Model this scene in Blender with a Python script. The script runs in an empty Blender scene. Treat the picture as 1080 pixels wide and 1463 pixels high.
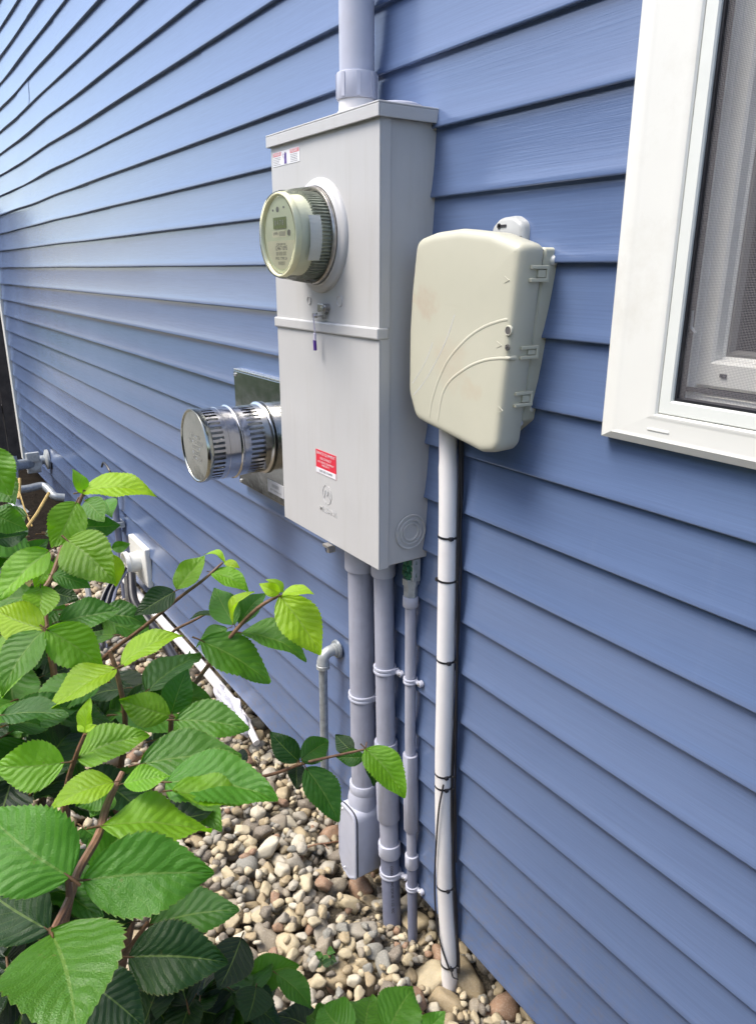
import bpy, bmesh, math, random
import numpy as np
from mathutils import Vector, Matrix, noise

random.seed(7); np.random.seed(7)
scene = bpy.context.scene
COL = scene.collection
R = math.radians

# ------------------------------------------------------------------ camera
CAM = Vector((0.0, -1.0117, 1.74))
FPX, PITCH, AZ, ROLL = 1070.4, R(17.905), R(33.709), R(0.114)
fw = Vector((-math.cos(AZ)*math.cos(PITCH), math.sin(AZ)*math.cos(PITCH), -math.sin(PITCH)))
rt = fw.cross(Vector((0, 0, 1))).normalized()
up = rt.cross(fw)
rt, up = rt*math.cos(ROLL)+up*math.sin(ROLL), up*math.cos(ROLL)-rt*math.sin(ROLL)
cam_d = bpy.data.cameras.new('camera')
cam = bpy.data.objects.new('camera', cam_d); COL.objects.link(cam)
cam.matrix_world = Matrix((( rt.x, up.x, -fw.x, CAM.x), (rt.y, up.y, -fw.y, CAM.y), (rt.z, up.z, -fw.z, CAM.z), (0, 0, 0, 1)))
cam_d.sensor_fit = 'HORIZONTAL'; cam_d.sensor_width = 36; cam_d.lens = 36*FPX/1080
cam_d.clip_start = 0.02; cam_d.clip_end = 600
scene.camera = cam

# ------------------------------------------------------------------ light
SUN_EL, SUN_AZ = R(60), R(204)          # azimuth of the sun seen from the wall, counted from +Y clockwise
w = bpy.data.worlds.new('World'); scene.world = w; w.use_nodes = True
nt = w.node_tree
for n in list(nt.nodes): nt.nodes.remove(n)
sky = nt.nodes.new('ShaderNodeTexSky'); sky.sky_type = 'NISHITA'; sky.sun_disc = False
sky.sun_elevation = SUN_EL; sky.sun_rotation = SUN_AZ
sky.air_density = 1.0; sky.dust_density = 3.0; sky.ozone_density = 1.5
bg = nt.nodes.new('ShaderNodeBackground'); bg.inputs['Strength'].default_value = 0.15
wo = nt.nodes.new('ShaderNodeOutputWorld')
nt.links.new(sky.outputs[0], bg.inputs[0]); nt.links.new(bg.outputs[0], wo.inputs[0])
sd = bpy.data.lights.new('sun', 'SUN'); sd.energy = 1.5; sd.angle = R(28); sd.color = (1.0, 0.96, 0.88)
sun = bpy.data.objects.new('sun', sd); COL.objects.link(sun)
sdir = Vector((math.sin(SUN_AZ)*math.cos(SUN_EL), math.cos(SUN_AZ)*math.cos(SUN_EL), math.sin(SUN_EL)))
sun.rotation_euler = sdir.to_track_quat('Z', 'Y').to_euler(); sun.location = sdir*20
scene.view_settings.view_transform = 'Standard'; scene.view_settings.look = 'None'
scene.view_settings.exposure = 1.38; scene.view_settings.gamma = 1.0
scene.view_settings.use_curve_mapping = False

# ------------------------------------------------------------------ helpers
def ray(u, v):
    return (rt*((u-540)/FPX) - up*((v-731.5)/FPX) + fw).normalized()
def at(u, v, y):                      # photo pixel -> point on the plane Y = y
    d = ray(u, v); return CAM + d*((y-CAM.y)/d.y)
def atd(u, v, dist):                  # photo pixel -> point at a distance
    return CAM + ray(u, v)*dist
def atz(u, v, z):
    d = ray(u, v); return CAM + d*((z-CAM.z)/d.z)

def empty(name, loc, label, cat, group=None):
    o = bpy.data.objects.new(name, None); COL.objects.link(o); o.location = loc
    o.empty_display_size = 0.05
    o['label'] = label; o['category'] = cat
    if group: o['group'] = group
    return o
def tag(o, label, cat, group=None):
    o['label'] = label; o['category'] = cat
    if group: o['group'] = group
    return o
WORLD = {}
def wloc(o):
    p = Vector((0, 0, 0))
    while o is not None:
        p = p + Vector(o.location); o = o.parent
    return p
def link(name, me, mat, parent=None, smooth=True, origin=None, bevel=0, sub=0, angle=None):
    """verts are in world space; origin = wanted object origin in world space"""
    o = bpy.data.objects.new(name, me); COL.objects.link(o)
    if origin is None:
        n = len(me.vertices)
        if n:
            co = np.empty(n*3); me.vertices.foreach_get('co', co); co = co.reshape(-1, 3)
            origin = Vector((co.min(0)+co.max(0))/2)
        else: origin = Vector((0, 0, 0))
    me.transform(Matrix.Translation(-Vector(origin)))
    o.location = Vector(origin) - (wloc(parent) if parent else Vector((0, 0, 0)))
    if parent: o.parent = parent
    if mat: 
        if not me.materials: me.materials.append(mat)
    if smooth:
        me.polygons.foreach_set('use_smooth', [True]*len(me.polygons))
        if angle is not None: me.set_sharp_from_angle(angle=R(angle))
    if bevel:
        b = o.modifiers.new('bevel', 'BEVEL'); b.width = bevel; b.segments = 2; b.limit_method = 'ANGLE'; b.angle_limit = R(40)
        b.harden_normals = False
    if sub:
        s = o.modifiers.new('sub', 'SUBSURF'); s.levels = sub; s.render_levels = sub
    return o

class MB:
    def __init__(s): s.v = []; s.f = []
    def add(s, vs, fs):
        n = len(s.v); s.v += [tuple(p) for p in vs]; s.f += [tuple(i+n for i in f) for f in fs]; return s
    def box(s, x0, x1, y0, y1, z0, z1, M=None):
        vs = [(x, y, z) for x in (x0, x1) for y in (y0, y1) for z in (z0, z1)]
        if M is not None: vs = [M @ Vector(p) for p in vs]
        return s.add(vs, [(0, 1, 3, 2), (4, 6, 7, 5), (0, 4, 5, 1), (2, 3, 7, 6), (0, 2, 6, 4), (1, 5, 7, 3)])
    def tube(s, pts, rad, seg=16, caps=True):
        pts = [Vector(p) for p in pts]
        if not hasattr(rad, '__len__'): rad = [rad]*len(pts)
        rings = []; prev = None
        for i, p in enumerate(pts):
            a = pts[max(0, i-1)]; b = pts[min(len(pts)-1, i+1)]
            if (b-a).length < 1e-9: t = prev_t
            else: t = (b-a).normalized()
            prev_t = t
            if prev is None:
                ref = Vector((1, 0, 0)) if abs(t.x) < .9 else Vector((0, 1, 0))
                n = t.cross(ref).normalized()
            else:
                n = (prev - t*prev.dot(t)).normalized()
            prev = n; bn = t.cross(n)
            rings.append([p + (n*math.cos(2*math.pi*k/seg)+bn*math.sin(2*math.pi*k/seg))*rad[i] for k in range(seg)])
        vs = [q for r in rings for q in r]; fs = []
        for i in range(len(rings)-1):
            for k in range(seg):
                k2 = (k+1) % seg
                fs.append((i*seg+k, i*seg+k2, (i+1)*seg+k2, (i+1)*seg+k))
        if caps:
            fs.append(tuple(range(seg))[::-1]); fs.append(tuple((len(rings)-1)*seg+k for k in range(seg)))
        return s.add(vs, fs)
    def lathe(s, prof, c, axis='y', seg=64, caps=False, mod=None):
        """prof = [(r, h)]; h is absolute along axis; c = (a, b) of the other two"""
        vs = []; fs = []
        for j, (r, h) in enumerate(prof):
            for k in range(seg):
                th = 2*math.pi*k/seg; rr = r + (mod(j, th) if mod else 0)
                a, b = rr*math.cos(th), rr*math.sin(th)
                if axis == 'y': vs.append((c[0]+a, h, c[1]+b))
                elif axis == 'z': vs.append((c[0]+a, c[1]+b, h))
                else: vs.append((h, c[0]+a, c[1]+b))
        for j in range(len(prof)-1):
            for k in range(seg):
                k2 = (k+1) % seg
                fs.append((j*seg+k, j*seg+k2, (j+1)*seg+k2, (j+1)*seg+k))
        if caps:
            fs.append(tuple(range(seg))); fs.append(tuple((len(prof)-1)*seg+k for k in range(seg)))
        return s.add(vs, fs)
    def loft(s, loops, cap0=False, cap1=True):
        n = len(loops[0]); vs = [p for l in loops for p in l]; fs = []
        for i in range(len(loops)-1):
            for k in range(n):
                k2 = (k+1) % n; fs.append((i*n+k, i*n+k2, (i+1)*n+k2, (i+1)*n+k))
        if cap0: fs.append(tuple(range(n))[::-1])
        if cap1: fs.append(tuple((len(loops)-1)*n+k for k in range(n)))
        return s.add(vs, fs)
    def obj(s, name, mat, parent=None, smooth=True, fix=True, **k):
        me = bpy.data.meshes.new(name); me.from_pydata(s.v, [], s.f)
        if fix:
            bm = bmesh.new(); bm.from_mesh(me); bmesh.ops.recalc_face_normals(bm, faces=bm.faces); bm.to_mesh(me); bm.free()
        if smooth and 'angle' not in k: k['angle'] = 40
        return link(name, me, mat, parent, smooth, **k)

def catmull(pts, n=8):
    P = [Vector(p) for p in pts]; P = [P[0]*2-P[1]] + P + [P[-1]*2-P[-2]]; out = []
    for i in range(1, len(P)-2):
        for j in range(n):
            t = j/n; a, b, c, d = P[i-1], P[i], P[i+1], P[i+2]
            out.append(0.5*((2*b)+(c-a)*t+(2*a-5*b+4*c-d)*t*t+(3*b-a-3*c+d)*t**3))
    out.append(P[-2]); return out

def round_poly(pts, seg=8):
    """pts = [(x, z, radius)] -> rounded 2d outline"""
    out = []; n = len(pts)
    for i in range(n):
        p = Vector(pts[i][:2]); a = Vector(pts[i-1][:2]); b = Vector(pts[(i+1) % n][:2]); r = pts[i][2]
        if r <= 0: out.append(p); continue
        da = (a-p).normalized(); db = (b-p).normalized()
        ang = da.angle(db); t = r/math.tan(ang/2); t = min(t, (a-p).length*.49, (b-p).length*.49)
        p0 = p+da*t; p1 = p+db*t
        for k in range(seg+1):
            s = k/seg; out.append((1-s)**2*p0 + 2*s*(1-s)*p + s*s*p1)
    return out
def inset(loop, d):
    n = len(loop); area = sum(loop[i].x*loop[(i+1) % n].y-loop[(i+1) % n].x*loop[i].y for i in range(n))
    sg = 1 if area > 0 else -1; out = []
    for i in range(n):
        a = loop[i-1]; b = loop[(i+1) % n]; t = (b-a)
        if t.length < 1e-9: out.append(loop[i]); continue
        t.normalize(); out.append(loop[i] + Vector((-t.y, t.x))*d*sg)
    return out

def text(name, body, size, loc, mat, parent, rot=None, extrude=0.0, align='CENTER', sx=1.0, bold=0.0, space=1.0):
    c = bpy.data.curves.new(name, 'FONT'); c.body = body; c.size = size; c.extrude = extrude
    c.align_x = align; c.align_y = 'CENTER'; c.resolution_u = 2; c.offset = bold; c.space_character = space
    t = bpy.data.objects.new('tmp', c); COL.objects.link(t)
    dg = bpy.context.evaluated_depsgraph_get(); dg.update()
    me = bpy.data.meshes.new_from_object(t.evaluated_get(dg)); bpy.data.objects.remove(t); bpy.data.curves.remove(c)
    M = Matrix.Translation(loc) @ (rot if rot is not None else Matrix.Rotation(math.pi/2, 4, 'X')) @ Matrix.Diagonal((sx, 1, 1, 1))
    me.transform(M); me.name = name; me.materials.clear()
    return link(name, me, mat, parent, smooth=False)

# ------------------------------------------------------------------ materials
class NT:
    def __init__(s, name):
        s.m = bpy.data.materials.new(name); s.m.use_nodes = True; s.t = s.m.node_tree
        s.b = s.t.nodes['Principled BSDF']; s.out = s.t.nodes['Material Output']
    def n(s, ty, **k):
        x = s.t.nodes.new(ty)
        for a, b in k.items():
            if a.startswith('i_'): x.inputs[a[2:].replace('_', ' ')].default_value = b
            else: setattr(x, a, b)
        return x
    def l(s, a, b): s.t.links.new(a, b)
    def ramp(s, src, stops, interp='LINEAR'):
        r = s.n('ShaderNodeValToRGB'); r.color_ramp.interpolation = interp
        while len(r.color_ramp.elements) < len(stops): r.color_ramp.elements.new(.5)
        for e, (p, c) in zip(r.color_ramp.elements, stops):
            e.position = p; e.color = (*c, 1) if len(c) == 3 else c
        s.l(src, r.inputs[0]); return r
    def math(s, op, a, b=None):
        x = s.n('ShaderNodeMath', operation=op)
        for i, q in enumerate((a, b)):
            if q is None: continue
            if isinstance(q, (int, float)): x.inputs[i].default_value = q
            else: s.l(q, x.inputs[i])
        return x.outputs[0]
    def mixc(s, fac, a, b, blend='MIX'):
        x = s.n('ShaderNodeMix', data_type='RGBA', blend_type=blend)
        for i, q in ((0, fac), (6, a), (7, b)):
            if isinstance(q, (int, float)): x.inputs[i].default_value = q
            elif isinstance(q, tuple): x.inputs[i].default_value = (*q, 1) if len(q) == 3 else q
            else: s.l(q, x.inputs[i])
        return x.outputs[2]
    def coords(s, scale=(1, 1, 1), kind='Object', rot=(0, 0, 0)):
        c = s.n('ShaderNodeTexCoord'); m = s.n('ShaderNodeMapping'); m.inputs['Scale'].default_value = scale
        m.inputs['Rotation'].default_value = rot
        s.l(c.outputs[kind], m.inputs[0]); return m.outputs[0]
    def wcoords(s, scale=(1, 1, 1)):
        c = s.n('ShaderNodeNewGeometry'); m = s.n('ShaderNodeMapping'); m.inputs['Scale'].default_value = scale
        s.l(c.outputs['Position'], m.inputs[0]); return m.outputs[0]
    def noise(s, vec, scale=5, detail=4, rough=.55, dist=0):
        x = s.n('ShaderNodeTexNoise'); x.inputs['Scale'].default_value = scale; x.inputs['Detail'].default_value = detail
        x.inputs['Roughness'].default_value = rough; x.inputs['Distortion'].default_value = dist
        s.l(vec, x.inputs['Vector']); return x.outputs['Fac']
    def bump(s, h, dist=.001, strength=1.0, prev=None):
        b = s.n('ShaderNodeBump'); b.inputs['Distance'].default_value = dist; b.inputs['Strength'].default_value = strength
        s.l(h, b.inputs['Height'])
        if prev is not None: s.l(prev, b.inputs['Normal'])
        return b.outputs[0]

def simple(name, col, rough=.5, metal=0, var=.06, scale=30, bump=.0, spec=.5, dirt=None, dirt_amt=0.0, bscale=400, dsc=None):
    n = NT(name); b = n.b
    v = n.wcoords()
    f = n.noise(v, scale, 5)
    lo = tuple(c*(1-var) for c in col); hi = tuple(min(1, c*(1+var)) for c in col)
    c = n.ramp(f, [(.3, lo), (.7, hi)]).outputs[0]
    if dirt:
        g = n.noise(v if dsc is None else n.wcoords(dsc), scale*.35 if dsc is None else 1.0, 8, .7)
        m = n.ramp(g, [(.52, (0, 0, 0)), (.72, (dirt_amt,)*3)]).outputs[0]
        c = n.mixc(m, c, dirt)
    n.l(c, b.inputs['Base Color'])
    rr = n.ramp(n.noise(v, scale*.7, 4), [(.3, (rough*.85,)*3), (.7, (min(1, rough*1.2),)*3)])
    n.l(rr.outputs[0], b.inputs['Roughness'])
    b.inputs['Metallic'].default_value = metal; b.inputs['Specular IOR Level'].default_value = spec
    if bump: n.l(n.bump(n.noise(v, bscale, 3), bump), b.inputs['Normal'])
    return n.m

def m_siding():
    n = NT('blue vinyl siding'); b = n.b
    v1 = n.wcoords((7, 40, 330)); v2 = n.wcoords((1, 1, 1)); v3 = n.wcoords((60, 1, 8))
    g = n.noise(v1, 1.0, 3, .6, .5)
    big = n.noise(v2, 1.3, 4)
    c = n.ramp(big, [(.3, (.092, .134, .248)), (.7, (.106, .152, .274))]).outputs[0]
    # faint chalky scuffs and drips
    sc = n.ramp(n.noise(v3, .35, 6, .7), [(.60, (0, 0, 0)), (.78, (.07, .07, .07))]).outputs[0]
    c = n.mixc(sc, c, (.27, .31, .42))
    c2 = n.mixc(n.ramp(g, [(.35, (0, 0, 0)), (.7, (.35,)*3)]).outputs[0], c, (.125, .19, .34))
    sz = n.n('ShaderNodeSeparateXYZ'); n.l(n.wcoords(), sz.inputs[0])
    low = n.ramp(sz.outputs[2], [(.10, (1, 1, 1)), (.55, (0, 0, 0))]).outputs[0]
    spl = n.math('MULTIPLY', low, n.ramp(n.noise(v2, 55, 8, .75), [(.48, (0, 0, 0)), (.70, (.55,)*3)]).outputs[0])
    c2 = n.mixc(spl, c2, (.17, .15, .13))
    n.l(c2, b.inputs['Base Color'])
    n.l(n.ramp(big, [(.2, (.16,)*3), (.8, (.24,)*3)]).outputs[0], b.inputs['Roughness'])
    b.inputs['Specular IOR Level'].default_value = .7
    n.l(n.bump(g, .0004, .5), b.inputs['Normal'])
    return n.m
def m_steel(name='bright steel', col=(.62, .61, .60), rough=.16, streak=(1, 60, 1)):
    n = NT(name); b = n.b
    v = n.wcoords(streak); g = n.noise(v, 6, 4)
    n.l(n.ramp(g, [(.3, tuple(c*.86 for c in col)), (.7, col)]).outputs[0], b.inputs['Base Color'])
    n.l(n.ramp(n.noise(n.wcoords(), 25, 5), [(.3, (rough*.7,)*3), (.75, (rough*1.5,)*3)]).outputs[0], b.inputs['Roughness'])
    b.inputs['Metallic'].default_value = 1
    n.l(n.bump(n.noise(n.wcoords(), 14, 3), .0012, .6), b.inputs['Normal'])
    return n.m
def m_glass():
    n = NT('clear meter glass')
    fr = n.n('ShaderNodeFresnel'); fr.inputs['IOR'].default_value = 1.24
    tr = n.n('ShaderNodeBsdfTransparent'); tr.inputs[0].default_value = (.96, .97, .93, 1)
    gl = n.n('ShaderNodeBsdfGlossy'); gl.inputs['Roughness'].default_value = .05
    df = n.n('ShaderNodeBsdfDiffuse'); df.inputs[0].default_value = (.6, .62, .55, 1)
    m0 = n.n('ShaderNodeMixShader'); m0.inputs[0].default_value = .025; n.l(tr.outputs[0], m0.inputs[1]); n.l(df.outputs[0], m0.inputs[2])
    mx = n.n('ShaderNodeMixShader'); n.l(fr.outputs[0], mx.inputs[0]); n.l(m0.outputs[0], mx.inputs[1]); n.l(gl.outputs[0], mx.inputs[2])
    n.l(mx.outputs[0], n.out.inputs[0]); n.t.nodes.remove(n.b); return n.m
def m_pane():
    n = NT('window glass')
    fr = n.n('ShaderNodeFresnel'); fr.inputs['IOR'].default_value = 1.6
    tr = n.n('ShaderNodeBsdfTransparent'); tr.inputs[0].default_value = (.75, .8, .85, 1)
    gl = n.n('ShaderNodeBsdfGlossy'); gl.inputs['Roughness'].default_value = .01
    mx = n.n('ShaderNodeMixShader'); n.l(fr.outputs[0], mx.inputs[0]); n.l(tr.outputs[0], mx.inputs[1]); n.l(gl.outputs[0], mx.inputs[2])
    n.l(mx.outputs[0], n.out.inputs[0]); n.t.nodes.remove(n.b); return n.m
def m_screen():
    n = NT('insect screen mesh'); b = n.b
    c = n.n('ShaderNodeNewGeometry'); sp = n.n('ShaderNodeSeparateXYZ'); n.l(c.outputs['Position'], sp.inputs[0])
    def line(o):
        q = n.math('FRACT', n.math('MULTIPLY', o, 1/.0021)); return n.math('LESS_THAN', q, .19)
    m = n.math('MAXIMUM', line(sp.outputs[0]), line(sp.outputs[2]))
    b.inputs['Base Color'].default_value = (.22, .21, .22, 1); b.inputs['Roughness'].default_value = .6
    n.l(m, b.inputs['Alpha']); return n.m
def m_stone():
    n = NT('river stones'); b = n.b
    oi = n.n('ShaderNodeObjectInfo'); gi = n.n('ShaderNodeNewGeometry')
    r = n.math('FRACT', n.math('ADD', n.math('MULTIPLY', oi.outputs['Random'], 3.7), n.math('MULTIPLY', gi.outputs['Random Per Island'], 7.3)))
    cols = [(.00, (.30, .24, .155)), (.12, (.42, .36, .25)), (.24, (.24, .21, .17)), (.34, (.46, .40, .29)), (.45, (.27, .25, .22)),
            (.55, (.155, .135, .115)), (.62, (.37, .345, .30)), (.71, (.25, .155, .105)), (.78, (.40, .33, .22)), (.87, (.20, .20, .19)), (.95, (.50, .46, .38))]
    base = n.ramp(r, cols, 'CONSTANT').outputs[0]
    base = n.mixc(1, base, (1.12, 1.10, 1.02), 'MULTIPLY')
    v = n.wcoords()
    f1 = n.noise(v, 45, 8, .7); f2 = n.noise(v, 240, 4, .6)
    c = n.mixc(n.ramp(f1, [(.35, (0, 0, 0)), (.7, (.55,)*3)]).outputs[0], base, n.mixc(.5, base, (.20, .16, .11)))
    c = n.mixc(n.ramp(f2, [(.5, (0, 0, 0)), (.75, (.4,)*3)]).outputs[0], c, (.52, .48, .40))
    n.l(c, b.inputs['Base Color']); b.inputs['Roughness'].default_value = .72; b.inputs['Specular IOR Level'].default_value = .35
    n.l(n.bump(f2, .0012, .7, n.bump(f1, .004, .6)), b.inputs['Normal']); return n.m
def m_leaf():
    n = NT('shrub leaf'); b = n.b
    uv = n.n('ShaderNodeUVMap'); sp = n.n('ShaderNodeSeparateXYZ'); n.l(uv.outputs[0], sp.inputs[0])
    t = sp.outputs[0]; a = n.math('ABSOLUTE', n.math('MULTIPLY', n.math('SUBTRACT', sp.outputs[1], .5), 2))   # 0 midrib, 1 margin
    uvb = n.n('ShaderNodeUVMap'); uvb.uv_map = 'Veins'; uv.uv_map = 'UVMap'; sp2 = n.n('ShaderNodeSeparateXYZ'); n.l(uvb.outputs[0], sp2.inputs[0]); s = sp2.outputs[0]
    fr = n.math('ABSOLUTE', n.math('SUBTRACT', n.math('FRACT', s), .5))
    lat = n.math('GREATER_THAN', fr, n.math('ADD', .455, n.math('MULTIPLY', a, .02)))
    mid = n.math('LESS_THAN', a, .030)
    oi = n.n('ShaderNodeObjectInfo'); base = oi.outputs['Color']
    v = n.coords()
    blot = n.noise(v, 3.0, 5, .6)
    c = n.mixc(n.ramp(blot, [(.35, (0, 0, 0)), (.7, (.5,)*3)]).outputs[0], base, n.mixc(1, base, (.75, .85, .5), 'MULTIPLY'))
    fine = n.noise(v, 60, 3, .6)
    c = n.mixc(n.ramp(fine, [(.4, (0, 0, 0)), (.7, (.25,)*3)]).outputs[0], c, n.mixc(1, base, (1.3, 1.25, 1.1), 'MULTIPLY'))
    vein = n.mixc(.65, base, (.20, .30, .07))
    c = n.mixc(n.math('MULTIPLY', lat, .22), c, vein)
    c = n.mixc(n.math('MULTIPLY', mid, .7), c, vein)
    spot = n.ramp(n.noise(n.coords((1, 1, 1)), 5.5, 7, .75), [(.66, (0, 0, 0)), (.72, (.7,)*3)]).outputs[0]
    c = n.mixc(spot, c, (.16, .13, .04))
    edge = n.math('GREATER_THAN', a, n.math('ADD', .93, n.math('MULTIPLY', fine, .10)))
    c = n.mixc(n.math('MULTIPLY', edge, .35), c, (.20, .20, .05))
    # petiole part has t < 0
    c = n.mixc(n.math('LESS_THAN', t, 0.012), c, (.16, .09, .04))
    n.l(c, b.inputs['Base Color']); b.inputs['Roughness'].default_value = .38; b.inputs['Specular IOR Level'].default_value = .5
    ret = n.noise(n.coords(), 90, 2)
    bp = n.bump(n.math('ADD', n.math('MULTIPLY', ret, .5), n.math('MULTIPLY', fr, -.7)), .012, .30)
    n.l(bp, b.inputs['Normal'])
    tl = n.n('ShaderNodeBsdfTranslucent'); n.l(n.mixc(1, c, (1.7, 1.9, .35), 'MULTIPLY'), tl.inputs[0])
    mx = n.n('ShaderNodeMixShader'); mx.inputs[0].default_value = .38
    n.l(b.outputs[0], mx.inputs[1]); n.l(tl.outputs[0], mx.inputs[2]); n.l(mx.outputs[0], n.out.inputs[0])
    return n.m

def m_beige():
    n = NT('stained beige plastic'); b = n.b; v = n.wcoords()
    nz = n.n('ShaderNodeTexNoise'); nz.inputs['Scale'].default_value = 22; nz.inputs['Detail'].default_value = 6; n.l(v, nz.inputs['Vector'])
    dv = n.n('ShaderNodeVectorMath', operation='MULTIPLY_ADD'); n.l(nz.outputs['Color'], dv.inputs[0]); dv.inputs[1].default_value = (.09, .09, .09); n.l(v, dv.inputs[2])
    c = n.ramp(n.noise(v, 7, 5), [(.3, (.475, .465, .365)), (.7, (.515, .50, .395))]).outputs[0]
    for (cx, cy, cz), r, col, amt in (((-1.157, -.052, 1.680), .040, (.44, .34, .25), .5), ((-1.075, -.052, 1.575), .060, (.48, .41, .30), .45), ((-1.20, -.052, 1.69), .02, (.47, .37, .26), .6), ((-1.02, -.052, 1.53), .03, (.48, .42, .31), .6)):
        ds = n.n('ShaderNodeVectorMath', operation='DISTANCE'); n.l(dv.outputs[0], ds.inputs[0]); ds.inputs[1].default_value = (cx, cy, cz+.045)
        m = n.ramp(n.math('DIVIDE', ds.outputs['Value'], r), [(.55, (amt,)*3), (.95, (0, 0, 0))]).outputs[0]
        m = n.math('MULTIPLY', m, n.ramp(n.noise(v, 60, 6, .7), [(.3, (.3,)*3), (.6, (1, 1, 1))]).outputs[0])
        c = n.mixc(m, c, col)
    n.l(c, b.inputs['Base Color']); b.inputs['Roughness'].default_value = .42
    n.l(n.bump(n.noise(v, 500, 2), .00015), b.inputs['Normal']); return n.m

M = dict(
    path=simple('concrete path', (.30, .29, .27), .85, var=.15, scale=12, bump=.002),
    lug=simple('grey plastic lug', (.40, .41, .40), .4, dirt=(.4, .38, .33), dirt_amt=.4),
    grit=simple('grit under stones', (.10, .085, .062), .9, var=.6, scale=150, bump=.006, bscale=120, spec=.2),
    beige_c=m_beige(),
    hole=simple('shadowed hole', (.09, .085, .08), .6), 
    siding=m_siding(), steel=m_steel(), glass=m_glass(), pane=m_pane(), screen=m_screen(), stone=m_stone(), leaf=m_leaf(),
    paint=simple('grey enclosure paint', (.475, .470, .462), .36, var=.03, scale=6, bump=.00015, bscale=700, dirt=(.37, .35, .31), dirt_amt=.30, dsc=(28, 28, 2.6)),
    beige=simple('beige plastic', (.50, .49, .375), .45, var=.03, scale=9, dirt=(.50, .43, .32), dirt_amt=.55, bump=.0001),
    beige_dark=simple('beige plastic rim', (.47, .46, .37), .5, var=.03),
    pvc=simple('grey pvc', (.335, .345, .415), .42, var=.07, scale=22, dirt=(.23, .23, .24), dirt_amt=.55, dsc=(60, 60, 9)),
    pvc_light=simple('light grey pvc', (.45, .465, .545), .38, var=.04, scale=22, dirt=(.34, .33, .32), dirt_amt=.3),
    pvc_dark=simple('dark grey pvc', (.18, .195, .27), .45, var=.08, scale=30, dirt=(.13, .13, .14), dirt_amt=.5),
    white=simple('white vinyl', (.68, .68, .635), .35, var=.015, dirt=(.52, .50, .43), dirt_amt=.5, scale=12),
    white_g=simple('white screen frame', (.65, .67, .63), .35, var=.02),
    white_tube=simple('white duct plastic', (.76, .74, .73), .42, var=.03, scale=14, dirt=(.52, .48, .46), dirt_amt=.3),
    black=simple('black rubber', (.012, .012, .016), .4, var=.2),
    dark=simple('dark gap', (.02, .02, .025), .6, var=.2),
    galv=simple('galvanised pipe', (.33, .36, .38), .42, .45, var=.22, scale=60, dirt=(.19, .20, .20), dirt_amt=.7, bump=.0006),
    galv_l=simple('galvanised fitting', (.42, .44, .44), .42, .35, var=.18, scale=60, dirt=(.27, .27, .26), dirt_amt=.6, bump=.0006),
    zinc=simple('zinc hardware', (.38, .36, .33), .3, .8, var=.2, scale=80),
    zinc_hi=simple('bright zinc', (.65, .65, .63), .28, .9, var=.1, scale=80),
    label_w=simple('white label', (.70, .70, .72), .4, var=.02),
    label_r=simple('red label', (.62, .02, .045), .4, var=.04),
    label_p=simple('pale red label', (.66, .20, .22), .4, var=.04),
    label_y=simple('cream label', (.86, .83, .62), .45, var=.03),
    ink=simple('black ink', (.05, .05, .06), .5, var=.1),
    ink_g=simple('grey ink', (.13, .13, .12), .5, var=.1),
    plate=simple('meter faceplate', (.76, .80, .58), .45, var=.03),
    lcd=simple('display', (.15, .21, .045), .25, var=.05),
    inner=simple('meter inner housing', (.72, .72, .58), .5, var=.05),
    inner_d=simple('meter inner dark', (.27, .29, .25), .45, var=.3, scale=60),
    purple=simple('purple seal', (.075, .02, .22), .3, var=.1),
    clear=simple('clear seal plastic', (.62, .58, .68), .25, var=.05),
    green=simple('green oxide', (.018, .12, .055), .4, var=.6, scale=160, bump=.002),
    concrete=simple('foundation concrete', (.10, .085, .07), .85, var=.2, scale=18, bump=.003, bscale=120, dirt=(.10, .085, .07), dirt_amt=.7),
    soil=simple('dark soil', (.014, .011, .008), .95, var=.5, scale=30, bump=.01, bscale=60, spec=.05),
    lawn=simple('lawn', (.045, .075, .02), .9, var=.4, scale=40, bump=.02, bscale=200),
    fence=simple('dark stained boards', (.050, .036, .028), .75, var=.35, scale=14, bump=.001),
    bark=simple('branch bark', (.17, .085, .045), .6, var=.35, scale=90, bump=.0006, dirt=(.26, .20, .11), dirt_amt=.6),
    twig=simple('dry stick', (.40, .28, .09), .7, var=.25, scale=60),
    cloth=simple('white plastic wrap', (.50, .50, .55), .35, var=.06, bump=.003, bscale=60),
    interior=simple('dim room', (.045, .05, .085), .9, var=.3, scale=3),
    curtain=simple('net curtain', (.30, .30, .33), .8, var=.1, scale=20),
    wood=simple('weathered white board', (.56, .55, .50), .6, var=.15, scale=25, dirt=(.27, .25, .20), dirt_amt=.9),
    soffit=simple('white soffit', (.7, .7, .7), .5),
    hedge=simple('hedge foliage', (.026, .036, .020), .6, var=.9, scale=7, bump=.05, bscale=12),
)

# ------------------------------------------------------------------ ground
def struct(o): o['kind'] = 'structure'; return o
g = MB(); g.box(-60, 60, -60, 60, -.6, -.05)
struct(g.obj('ground', M['soil'], smooth=False))
g = MB(); g.box(-60, 60, -3.1, -1.70, -.044, -.004)
struct(g.obj('path', M['path'], smooth=False))
g = MB(); g.box(-60, 60, -60, -3.102, -.046, -.01)
struct(g.obj('lawn', M['lawn'], smooth=False))

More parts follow.
